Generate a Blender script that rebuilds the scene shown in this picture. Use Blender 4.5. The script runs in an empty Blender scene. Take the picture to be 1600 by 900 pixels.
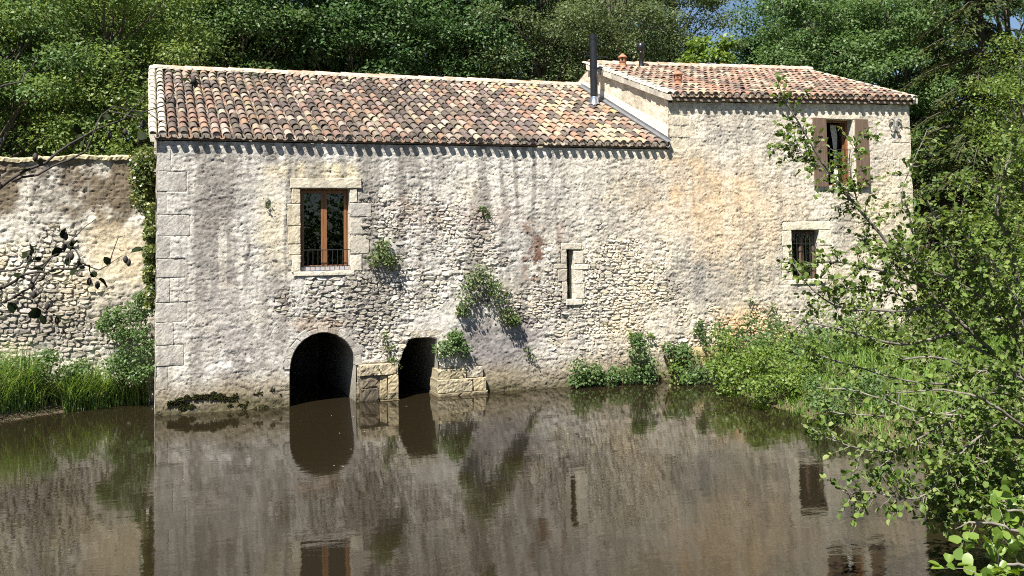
import bpy, math, random
import numpy as np
from mathutils import Matrix, Vector

rnd = random.Random(7)
rng = np.random.default_rng(7)
scene = bpy.context.scene
COL = scene.collection

# ------------------------------------------------------------------ camera, sky, sun, exposure
# world: mill front wall is the plane Y=0, X runs along it, Z up, water at Z=0 (metres)
RC = np.array([[0.93905751, -0.34338891, -0.01597035],
               [0.00634055, 0.06375187, -0.99794564],
               [0.34370161, 0.93702708, 0.06204395]])
CAM = np.array([-0.22955, -23.74888, 3.75])
cam_data = bpy.data.cameras.new('camera')
cam = bpy.data.objects.new('camera', cam_data)
COL.objects.link(cam)
M4 = Matrix.Identity(4)
for i in range(3):
    M4[i][0] = RC[0, i]; M4[i][1] = -RC[1, i]; M4[i][2] = -RC[2, i]; M4[i][3] = CAM[i]
cam.matrix_world = M4
cam_data.sensor_width = 36.0
cam_data.lens = 1572 / 1600 * 36.0
cam_data.shift_x = -0.0019
cam_data.shift_y = -0.10875
cam_data.clip_end = 3000
cam_data.clip_start = 0.05
scene.camera = cam

SUN_TO = np.array([-1.05, -1.0, 2.1]); SUN_TO = SUN_TO / np.linalg.norm(SUN_TO)
world = bpy.data.worlds.new('World'); scene.world = world
world.use_nodes = True
wn = world.node_tree.nodes; wl = world.node_tree.links
sky = wn.new('ShaderNodeTexSky'); sky.sky_type = 'NISHITA'; sky.sun_disc = False
sky.sun_elevation = math.asin(SUN_TO[2])
sky.sun_rotation = math.atan2(SUN_TO[0], SUN_TO[1])
sky.altitude = 50; sky.air_density = 0.8; sky.dust_density = 0.2; sky.ozone_density = 1.5
bg = wn['Background']; bg.inputs['Strength'].default_value = 0.05
wl.new(sky.outputs[0], bg.inputs['Color'])
sun_data = bpy.data.lights.new('sun', 'SUN'); sun_data.energy = 5.0; sun_data.angle = math.radians(0.53)
sun_data.color = (1.0, 0.95, 0.87)
sun = bpy.data.objects.new('sun', sun_data); COL.objects.link(sun)
sun.rotation_euler = Vector(SUN_TO).to_track_quat('Z', 'Y').to_euler()
sun.location = (-20, -20, 40)
scene.view_settings.view_transform = 'Standard'
scene.view_settings.look = 'None'
scene.view_settings.gamma = 1.0
scene.view_settings.use_curve_mapping = False
scene.view_settings.exposure = 1.2
scene.render.engine = 'CYCLES'
scene.cycles.max_bounces = 8
scene.cycles.transparent_max_bounces = 8
scene.cycles.use_denoising = False
scene.cycles.filter_width = 1.05
scene.cycles.sample_clamp_indirect = 4.0

# ------------------------------------------------------------------ helpers
def ray(px, py):
    d = RC.T @ np.array([(px - 803.) / 1572., (py - 276.) / 1572., 1.])
    return d
def at(px, py, depth):
    """point seen in that direction of the survey photograph at a camera depth (used to survey positions)"""
    return CAM + ray(px, py) * depth
def on_y(px, py, Y=0.):
    d = ray(px, py); return CAM + d * ((Y - CAM[1]) / d[1])
def ground_x(px, Y):
    d = ray(px, 380); return CAM[0] + d[0] / d[1] * (Y - CAM[1])

def tag(o, label=None, cat=None, group=None, kind=None):
    if label: o['label'] = label
    if cat: o['category'] = cat
    if group: o['group'] = group
    if kind: o['kind'] = kind
    return o
def empty(name, loc=(0, 0, 0)):
    o = bpy.data.objects.new(name, None); COL.objects.link(o); o.location = loc
    o.empty_display_size = 0.2
    return o
def link(name, me, mat, parent=None):
    o = bpy.data.objects.new(name, me); COL.objects.link(o)
    if mat is not None and len(me.materials) == 0: me.materials.append(mat)
    if parent is not None:
        o.parent = parent
        if parent.type == 'EMPTY':
            o.matrix_parent_inverse = Matrix.Translation(-Vector(parent.location))
    return o
def fastmesh(name, V, F, smooth=False, colors=None):
    """V (n,3); F (m,3) or (m,4) int array"""
    V = np.ascontiguousarray(V, dtype=np.float32); F = np.ascontiguousarray(F, dtype=np.int32)
    me = bpy.data.meshes.new(name)
    k = F.shape[1]
    me.vertices.add(len(V)); me.vertices.foreach_set('co', V.ravel())
    me.loops.add(F.size); me.loops.foreach_set('vertex_index', F.ravel())
    me.polygons.add(len(F)); me.polygons.foreach_set('loop_start', np.arange(len(F), dtype=np.int32) * k)
    if smooth: me.polygons.foreach_set('use_smooth', np.ones(len(F), dtype=bool))
    me.update(calc_edges=True)
    if colors is not None:
        ca = me.color_attributes.new('Col', 'FLOAT_COLOR', 'POINT')
        c4 = np.ones((len(V), 4), dtype=np.float32); c4[:, :3] = colors
        ca.data.foreach_set('color', c4.ravel())
    return me
class MB:
    """collects polygons of any size"""
    def __init__(s): s.v = []; s.f = []; s.c = []
    def add(s, vs, fs, col=None):
        b = len(s.v); s.v += [tuple(p) for p in vs]; s.f += [tuple(i + b for i in f) for f in fs]
        if col is not None: s.c += [tuple(col)] * len(vs)
        return s
    def box(s, x0, x1, y0, y1, z0, z1, col=None):
        vs = [(x0, y0, z0), (x1, y0, z0), (x1, y1, z0), (x0, y1, z0), (x0, y0, z1), (x1, y0, z1), (x1, y1, z1), (x0, y1, z1)]
        fs = [(3, 2, 1, 0), (4, 5, 6, 7), (0, 1, 5, 4), (1, 2, 6, 5), (2, 3, 7, 6), (3, 0, 4, 7)]
        return s.add(vs, fs, col)
    def bevbox(s, x0, x1, y0, y1, z0, z1, b=0.006, col=None):
        """box with chamfered front (y0) edges and vertical edges"""
        vs = [(x0, y1, z0), (x1, y1, z0), (x1, y1, z1), (x0, y1, z1),
              (x0, y0 + b, z0), (x1, y0 + b, z0), (x1, y0 + b, z1), (x0, y0 + b, z1),
              (x0 + b, y0, z0 + b), (x1 - b, y0, z0 + b), (x1 - b, y0, z1 - b), (x0 + b, y0, z1 - b)]
        fs = [(0, 3, 2, 1), (0, 1, 5, 4), (1, 2, 6, 5), (2, 3, 7, 6), (3, 0, 4, 7),
              (4, 5, 9, 8), (5, 6, 10, 9), (6, 7, 11, 10), (7, 4, 8, 11), (8, 9, 10, 11)]
        return s.add(vs, fs, col)
    def tube(s, pts, rad, n=6, cap=True):
        pts = [Vector(p) for p in pts]; b = len(s.v); m = len(pts)
        if not hasattr(rad, '__len__'): rad = [rad] * m
        up = Vector((0.13, 0.37, 0.92))
        for i, p in enumerate(pts):
            d = (pts[min(i + 1, m - 1)] - pts[max(i - 1, 0)])
            d = d.normalized() if d.length > 1e-9 else Vector((0, 0, 1))
            u = d.cross(up)
            if u.length < 1e-3: u = d.cross(Vector((1, 0, 0)))
            u.normalize(); w = d.cross(u)
            for k in range(n):
                a = 2 * math.pi * k / n
                q = p + (u * math.cos(a) + w * math.sin(a)) * rad[i]
                s.v.append((q.x, q.y, q.z))
        for i in range(m - 1):
            for k in range(n):
                k2 = (k + 1) % n
                s.f.append((b + i * n + k, b + i * n + k2, b + (i + 1) * n + k2, b + (i + 1) * n + k))
        if cap:
            s.f.append(tuple(b + k for k in range(n))[::-1]); s.f.append(tuple(b + (m - 1) * n + k for k in range(n)))
        return s
    def build(s, name, mat, parent=None, smooth=False, bevel=None):
        me = bpy.data.meshes.new(name); me.from_pydata(s.v, [], s.f)
        if smooth: me.polygons.foreach_set('use_smooth', [True] * len(me.polygons))
        if len(s.c) == len(s.v) and s.c:
            ca = me.color_attributes.new('Col', 'FLOAT_COLOR', 'POINT')
            ca.data.foreach_set('color', [x for c in s.c for x in (c[0], c[1], c[2], 1.0)])
        me.update()
        return link(name, me, mat, parent)

# ---- noise in numpy
def _h(ix, iy, seed):
    n = (ix.astype(np.int64) * 374761393 + iy.astype(np.int64) * 668265263 + seed * 982451653) & 0x7fffffff
    n = ((n ^ (n >> 13)) * 1274126177) & 0x7fffffff
    return ((n ^ (n >> 16)) & 0xffff) / 65535.0
def vn(x, y, seed=0):
    x = np.asarray(x, float); y = np.asarray(y, float)
    ix = np.floor(x); iy = np.floor(y); fx = x - ix; fy = y - iy
    ix = ix.astype(np.int64); iy = iy.astype(np.int64)
    u = fx * fx * (3 - 2 * fx); v = fy * fy * (3 - 2 * fy)
    a = _h(ix, iy, seed); b = _h(ix + 1, iy, seed); c = _h(ix, iy + 1, seed); d = _h(ix + 1, iy + 1, seed)
    return (a + (b - a) * u) * (1 - v) + (c + (d - c) * u) * v
def fbm(x, y, seed=0, o=4):
    t = 0; a = 0.5; s = 0
    for k in range(o):
        t = t + a * vn(x * 2 ** k + 17.3 * k, y * 2 ** k - 9.1 * k, seed + k); s += a; a *= 0.5
    return t / s
def sst(a, b, x):
    t = np.clip((np.asarray(x, float) - a) / (b - a), 0, 1); return t * t * (3 - 2 * t)
def blob(x, z, cx, cz, rx, rz, seed=0, rough=0.6):
    d = np.sqrt(((x - cx) / rx) ** 2 + ((z - cz) / rz) ** 2) + (fbm(x * 2.2, z * 2.2, 90 + seed) - 0.5) * 2 * rough
    return 1 - sst(0.35, 1.35, d)

# ------------------------------------------------------------------ materials
def nodes(name):
    m = bpy.data.materials.new(name); m.use_nodes = True
    nt = m.node_tree; p = nt.nodes['Principled BSDF']
    return m, nt, p
def N(nt, typ, **kw):
    n = nt.nodes.new(typ)
    for k, v in kw.items(): setattr(n, k, v)
    return n
def noise(nt, scale, detail=6, rough=0.6, coord=None, dist=0.0):
    n = N(nt, 'ShaderNodeTexNoise'); n.inputs['Scale'].default_value = scale
    n.inputs['Detail'].default_value = detail; n.inputs['Roughness'].default_value = rough
    n.inputs['Distortion'].default_value = dist
    if coord is not None: nt.links.new(coord, n.inputs['Vector'])
    return n
def ramp(nt, src, stops):
    r = N(nt, 'ShaderNodeValToRGB'); e = r.color_ramp.elements
    while len(e) < len(stops): e.new(0.5)
    for el, (p, c) in zip(e, stops):
        el.position = p; el.color = (c[0], c[1], c[2], 1) if hasattr(c, '__len__') else (c, c, c, 1)
    nt.links.new(src, r.inputs['Fac']); return r
def mix(nt, fac, a, b, mode='MIX'):
    m = N(nt, 'ShaderNodeMix', data_type='RGBA', blend_type=mode)
    for sock, val in ((m.inputs['Factor'], fac), (m.inputs['A'], a), (m.inputs['B'], b)):
        if hasattr(val, 'links') or isinstance(val, bpy.types.NodeSocket): nt.links.new(val, sock)
        elif hasattr(val, '__len__'): sock.default_value = (val[0], val[1], val[2], 1)
        else: sock.default_value = val
    return [o for o in m.outputs if o.type == 'RGBA'][0]
def bump(nt, p, h, strength=0.5, dist=0.02):
    b = N(nt, 'ShaderNodeBump'); b.inputs['Strength'].default_value = strength; b.inputs['Distance'].default_value = dist
    nt.links.new(h, b.inputs['Height']); nt.links.new(b.outputs['Normal'], p.inputs['Normal']); return b
def world_pos(nt):
    return N(nt, 'ShaderNodeNewGeometry').outputs['Position']

def mat_attr_stone(name, bstr=0.6, contrast=(0.62, 1.25)):
    m, nt, p = nodes(name)
    pos = world_pos(nt)
    a = N(nt, 'ShaderNodeAttribute', attribute_name='Col')
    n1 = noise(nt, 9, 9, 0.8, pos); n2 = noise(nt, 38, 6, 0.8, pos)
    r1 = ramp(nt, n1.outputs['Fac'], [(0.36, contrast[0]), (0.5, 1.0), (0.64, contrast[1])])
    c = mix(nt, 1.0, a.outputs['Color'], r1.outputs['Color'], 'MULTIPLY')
    r2 = ramp(nt, n2.outputs['Fac'], [(0.36, 0.45), (0.43, 0.9), (0.50, 1.04), (0.64, 1.18)])  # dark speckle: tiny shadows of the rough surface painted into the colour
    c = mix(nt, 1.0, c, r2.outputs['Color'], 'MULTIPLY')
    nt.links.new(c, p.inputs['Base Color'])
    p.inputs['Roughness'].default_value = 0.95; p.inputs['Specular IOR Level'].default_value = 0.15
    n3 = noise(nt, 34, 8, 0.75, pos)
    bump(nt, p, n3.outputs['Fac'], bstr, 0.025)
    return m
M = {}
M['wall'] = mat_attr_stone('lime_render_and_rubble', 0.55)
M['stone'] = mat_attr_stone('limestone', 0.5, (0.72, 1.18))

def simple(name, col, rough=0.6, metal=0.0, nscale=None, ncol=None, bstr=0.0, spec=0.5):
    m, nt, p = nodes(name)
    p.inputs['Roughness'].default_value = rough; p.inputs['Metallic'].default_value = metal
    p.inputs['Specular IOR Level'].default_value = spec
    if nscale:
        pos = world_pos(nt); n = noise(nt, nscale, 6, 0.65, pos)
        r = ramp(nt, n.outputs['Fac'], [(0.3, col), (0.7, ncol or col)])
        nt.links.new(r.outputs['Color'], p.inputs['Base Color'])
        if bstr: bump(nt, p, n.outputs['Fac'], bstr, 0.01)
    else:
        p.inputs['Base Color'].default_value = (*col, 1)
    return m
M['iron'] = simple('dark_iron', (0.03, 0.03, 0.032), 0.5, 0.6, 30, (0.05, 0.045, 0.042))
M['flue'] = simple('black_flue_enamel', (0.010, 0.0105, 0.012), 0.34, 0.0, 9, (0.016, 0.0165, 0.018))
M['zinc'] = simple('zinc_flashing', (0.36, 0.37, 0.38), 0.5, 0.8, 6, (0.25, 0.26, 0.28))
M['steel'] = simple('bare_steel', (0.5, 0.56, 0.68), 0.3, 0.9)
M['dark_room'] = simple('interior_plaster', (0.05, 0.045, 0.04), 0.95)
M['cloth'] = simple('white_curtain_cloth', (0.75, 0.73, 0.68), 0.9)
M['terracotta'] = simple('terracotta', (0.33, 0.14, 0.085), 0.85, 0, 25, (0.42, 0.22, 0.14), 0.3, 0.2)

def wood(name, c1, c2, rough=0.6):
    m, nt, p = nodes(name)
    pos = world_pos(nt); mp = N(nt, 'ShaderNodeMapping'); mp.inputs['Scale'].default_value = (40, 40, 2.2)
    nt.links.new(pos, mp.inputs['Vector'])
    n = noise(nt, 1.0, 6, 0.7, mp.outputs['Vector'])
    r = ramp(nt, n.outputs['Fac'], [(0.28, c1), (0.7, c2)])
    nt.links.new(r.outputs['Color'], p.inputs['Base Color'])
    p.inputs['Roughness'].default_value = rough; p.inputs['Specular IOR Level'].default_value = 0.3
    bump(nt, p, n.outputs['Fac'], 0.3, 0.004); return m
M['wood'] = wood('varnished_oak', (0.14, 0.062, 0.026), (0.27, 0.125, 0.055), 0.5)
M['shutter'] = wood('weathered_brown_board', (0.085, 0.055, 0.038), (0.19, 0.13, 0.095), 0.75)
M['board'] = wood('grey_eave_board', (0.17, 0.13, 0.1), (0.3, 0.24, 0.19), 0.85)
M['bark'] = simple('bark', (0.05, 0.04, 0.03), 0.9, 0, 14, (0.13, 0.115, 0.095), 0.7, 0.15)
M['pale_bark'] = simple('pale_alder_bark', (0.07, 0.06, 0.05), 0.85, 0, 9, (0.30, 0.275, 0.23), 0.5, 0.2)
M['twig'] = simple('dark_twig', (0.022, 0.018, 0.015), 0.8, 0, 30, (0.05, 0.04, 0.032))

def glassmat():
    m, nt, p = nodes('window_glass'); nt.nodes.remove(p)
    out = nt.nodes['Material Output']
    g = N(nt, 'ShaderNodeBsdfGlossy'); g.inputs['Roughness'].default_value = 0.01
    t = N(nt, 'ShaderNodeBsdfTransparent'); t.inputs['Color'].default_value = (0.75, 0.8, 0.78, 1)
    f = N(nt, 'ShaderNodeFresnel'); f.inputs['IOR'].default_value = 1.5
    x = N(nt, 'ShaderNodeMixShader')
    nt.links.new(f.outputs[0], x.inputs[0]); nt.links.new(t.outputs[0], x.inputs[1]); nt.links.new(g.outputs[0], x.inputs[2])
    nt.links.new(x.outputs[0], out.inputs['Surface']); return m
M['glass'] = glassmat()

def tilemat(name, src):
    """clay tiles; src 'OBJECT' takes the tile's own object colour, 'ATTR' the stored colour"""
    m, nt, p = nodes(name)
    pos = world_pos(nt)
    if src == 'OBJECT': base = N(nt, 'ShaderNodeObjectInfo').outputs['Color']
    else: base = N(nt, 'ShaderNodeAttribute', attribute_name='Col').outputs['Color']
    n1 = noise(nt, 16, 6, 0.7, pos); n2 = noise(nt, 45, 4, 0.7, pos)
    r1 = ramp(nt, n1.outputs['Fac'], [(0.3, 0.62), (0.5, 1.0), (0.7, 1.2)])
    c = mix(nt, 1.0, base, r1.outputs['Color'], 'MULTIPLY')
    r2 = ramp(nt, n2.outputs['Fac'], [(0.56, 0.0), (0.7, 0.55)])
    c = mix(nt, r2.outputs['Color'], c, (0.16, 0.145, 0.125))
    n4 = noise(nt, 23, 4, 0.6, pos); r4 = ramp(nt, n4.outputs['Fac'], [(0.62, 0.0), (0.72, 0.5)])
    c = mix(nt, r4.outputs['Color'], c, (0.5, 0.46, 0.37))
    nt.links.new(c, p.inputs['Base Color']); p.inputs['Roughness'].default_value = 0.92
    p.inputs['Specular IOR Level'].default_value = 0.15
    bump(nt, p, n2.outputs['Fac'], 0.5, 0.008); return m
M['tile'] = tilemat('clay_tile', 'OBJECT')
M['tile_attr'] = tilemat('clay_tile_mass', 'ATTR')

def leafmat(name, cols, trans=0.38, gloss=0.12, rough=0.45):
    m, nt, p = nodes(name)
    out = nt.nodes['Material Output']
    g = N(nt, 'ShaderNodeNewGeometry')
    r = ramp(nt, g.outputs['Random Per Island'], [(i / max(1, len(cols) - 1), c) for i, c in enumerate(cols)])
    nt.links.new(r.outputs['Color'], p.inputs['Base Color'])
    p.inputs['Roughness'].default_value = rough; p.inputs['Specular IOR Level'].default_value = gloss * 2.5
    t = N(nt, 'ShaderNodeBsdfTranslucent')
    hs = N(nt, 'ShaderNodeHueSaturation'); hs.inputs['Saturation'].default_value = 1.15; hs.inputs['Value'].default_value = 1.5
    hs.inputs['Hue'].default_value = 0.485
    nt.links.new(r.outputs['Color'], hs.inputs['Color']); nt.links.new(hs.outputs['Color'], t.inputs['Color'])
    x = N(nt, 'ShaderNodeMixShader'); x.inputs[0].default_value = trans
    nt.links.new(p.outputs[0], x.inputs[1]); nt.links.new(t.outputs[0], x.inputs[2])
    nt.links.new(x.outputs[0], out.inputs['Surface']); return m
M['leaf_feather'] = leafmat('feathery_leaf', [(0.090, 0.156, 0.038), (0.150, 0.219, 0.060), (0.220, 0.273, 0.084)])
M['leaf_dark'] = leafmat('dark_broad_leaf', [(0.040, 0.091, 0.031), (0.072, 0.139, 0.046), (0.129, 0.193, 0.078)])
M['leaf_mid'] = leafmat('mid_green_leaf', [(0.066, 0.127, 0.039), (0.103, 0.179, 0.055), (0.169, 0.234, 0.099)])
M['leaf_olive'] = leafmat('olive_leaf', [(0.073, 0.113, 0.041), (0.113, 0.155, 0.058), (0.178, 0.215, 0.109)])
M['leaf_bright'] = leafmat('bright_leaf', [(0.090, 0.158, 0.028), (0.138, 0.211, 0.040), (0.190, 0.257, 0.062)], 0.35)
M['leaf_conifer'] = leafmat('conifer_needles', [(0.020, 0.036, 0.010), (0.044, 0.064, 0.016), (0.092, 0.104, 0.027)], 0.15)
M['leaf_alder'] = leafmat('alder_leaf', [(0.049, 0.090, 0.019), (0.103, 0.170, 0.033), (0.175, 0.244, 0.054), (0.082, 0.138, 0.030), (0.240, 0.286, 0.094)], 0.34, 0.10, 0.5)
M['leaf_near'] = leafmat('lime_green_alder_leaf', [(0.094, 0.172, 0.027), (0.150, 0.234, 0.036), (0.196, 0.288, 0.054)], 0.38, 0.2, 0.4)
M['leaf_ivy'] = leafmat('ivy_leaf', [(0.056, 0.091, 0.026), (0.102, 0.145, 0.037), (0.242, 0.243, 0.075)], 0.2, 0.25, 0.35)
M['leaf_wall'] = leafmat('wall_shrub_leaf', [(0.045, 0.085, 0.022), (0.085, 0.140, 0.036), (0.140, 0.190, 0.060), (0.170, 0.180, 0.085)], 0.25)
M['leaf_dusk'] = leafmat('shaded_alder_leaf', [(0.010, 0.016, 0.006), (0.020, 0.030, 0.010)], 0.12, 0.03, 0.6)  # shade on the near twigs is put into this darker leaf colour
M['grass'] = leafmat('bank_grass', [(0.088, 0.169, 0.034), (0.144, 0.250, 0.050), (0.206, 0.312, 0.078), (0.300, 0.338, 0.132)], 0.3)
M['grass_bright'] = leafmat('lush_grass', [(0.081, 0.168, 0.031), (0.132, 0.230, 0.042), (0.207, 0.291, 0.066)], 0.35)
M['moss'] = simple('moss', (0.012, 0.014, 0.005), 1.0, 0, 40, (0.045, 0.045, 0.014), 1.0, 0.05)

def groundmat():
    m, nt, p = nodes('bank_soil')
    pos = world_pos(nt)
    n = noise(nt, 1.6, 8, 0.7, pos); n2 = noise(nt, 18, 6, 0.7, pos)
    r = ramp(nt, n.outputs['Fac'], [(0.3, (0.085, 0.06, 0.035)), (0.5, (0.15, 0.115, 0.075)), (0.62, (0.06, 0.07, 0.025)), (0.8, (0.10, 0.085, 0.05))])
    c = mix(nt, 1.0, r.outputs['Color'], ramp(nt, n2.outputs['Fac'], [(0.3, 0.55), (0.7, 1.25)]).outputs['Color'], 'MULTIPLY')
    nt.links.new(c, p.inputs['Base Color']); p.inputs['Roughness'].default_value = 0.95; p.inputs['Specular IOR Level'].default_value = 0.1
    bump(nt, p, n2.outputs['Fac'], 0.8, 0.05); return m
M['soil'] = groundmat()

def watermat():
    m, nt, p = nodes('river_water')
    pos = world_pos(nt)
    p.inputs['Base Color'].default_value = (0.0155, 0.012, 0.0062, 1)
    p.inputs['Roughness'].default_value = 0.0; p.inputs['IOR'].default_value = 1.333
    mp = N(nt, 'ShaderNodeMapping'); mp.inputs['Scale'].default_value = (1.1, 2.4, 1.0); mp.inputs['Rotation'].default_value = (0, 0, math.radians(-18))
    nt.links.new(pos, mp.inputs['Vector'])
    n1 = noise(nt, 1.6, 2, 0.4, mp.outputs['Vector'], 0.5)
    n2 = noise(nt, 6.5, 3, 0.55, mp.outputs['Vector'], 0.3)
    n3 = noise(nt, 22, 2, 0.5, mp.outputs['Vector'])
    ad = N(nt, 'ShaderNodeMath', operation='MULTIPLY_ADD'); ad.inputs[1].default_value = 0.22
    nt.links.new(n2.outputs['Fac'], ad.inputs[0]); nt.links.new(n1.outputs['Fac'], ad.inputs[2])
    ad2 = N(nt, 'ShaderNodeMath', operation='MULTIPLY_ADD'); ad2.inputs[1].default_value = 0.05
    nt.links.new(n3.outputs['Fac'], ad2.inputs[0]); nt.links.new(ad.outputs[0], ad2.inputs[2])
    bump(nt, p, ad2.outputs[0], 0.062, 0.03)
    return m
M['water'] = watermat()

# ------------------------------------------------------------------ ground, water
RIVER = np.array([(-60, -22), (-14, -9), (-8, -4.5), (-5, -1.2), (-3.13, .62), (-2.43, 1.15), (-1.55, 1.75), (-.25, 2.1), (-.25, 8.5), (12.6, 8.5),
                  (12.9, -.3), (13.1, -.8), (13.45, -1.35), (13.1, -2.9), (12.65, -5.1), (12.45, -7.0), (12.5, -8.8), (12.9, -11.2), (12.2, -13.5),
                  (10.8, -16), (9.5, -18.5), (10, -26), (16, -60), (4, -60), (3, -24), (1.5, -20.6), (-4, -20.2), (-14, -21.5), (-60, -40)])
def river_sd(x, y):
    """signed distance to the river outline, negative inside"""
    x = np.asarray(x, float); y = np.asarray(y, float)
    d = np.full(x.shape, 1e9); ins = np.zeros(x.shape, bool)
    n = len(RIVER)
    for i in range(n):
        ax, ay = RIVER[i]; bx, by = RIVER[(i + 1) % n]
        ex, ey = bx - ax, by - ay
        t = np.clip(((x - ax) * ex + (y - ay) * ey) / (ex * ex + ey * ey), 0, 1)
        d = np.minimum(d, np.hypot(x - ax - t * ex, y - ay - t * ey))
        cond = ((ay > y) != (by > y))
        with np.errstate(divide='ignore', invalid='ignore'):
            xi = ax + (y - ay) * ex / (ey if ey != 0 else 1e-9)
        ins ^= cond & (x < xi)
    return np.where(ins, -d, d)
def ground_h(x, y):
    x = np.asarray(x, float); y = np.asarray(y, float)
    sd = river_sd(x, y) + (fbm(x * .9, y * .9, 5) - .5) * .35
    bank = 0.32 * sst(0, 0.7, sd) + 0.35 * sst(.5, 3.5, sd) - 1.3 * sst(0, 1.6, -sd)
    near = sst(0, 3.2, sd) * 1.45 * sst(-17, -21, y) * (1 - sst(9, 12, x))
    hill = 0.17 * np.clip(y - 14, 0, 70) + 0.10 * np.clip(x - 26, 0, 40) * sst(-20, 5, y)
    return bank + near + hill + (fbm(x * .35, y * .35, 8) - .5) * .5 * sst(1, 6, sd)
g1 = np.linspace(-1, 1, 261)
gx = 6 + 60 * g1 * (0.22 + 0.78 * np.abs(g1) ** 2) * 1.0 + np.sign(g1) * 500 * np.clip(np.abs(g1) - .9, 0, 1) ** 1.0 * 10
gy = -4 + 60 * g1 * (0.22 + 0.78 * np.abs(g1) ** 2) + np.sign(g1) * 500 * np.clip(np.abs(g1) - .9, 0, 1) * 10
GX, GY = np.meshgrid(gx, gy)
GZ = ground_h(GX, GY)
V = np.stack([GX.ravel(), GY.ravel(), GZ.ravel()], 1)
def gridfaces(nx, ny):
    i = np.arange((nx - 1) * (ny - 1)); r = i // (nx - 1); c = i % (nx - 1); a = r * nx + c
    return np.stack([a, a + 1, a + nx + 1, a + nx], 1)
o = link('ground', fastmesh('ground', V, gridfaces(261, 261), True), M['soil']); tag(o, kind='structure', label='earth river bank and wooded slope')
mb = MB(); mb.add([(-70, -70, 0), (30, -70, 0), (30, 8.4, 0), (-70, 8.4, 0)], [(0, 1, 2, 3)])
o = mb.build('river_water', M['water']); tag(o, kind='structure', label='still brown river water reflecting the mill')

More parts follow.
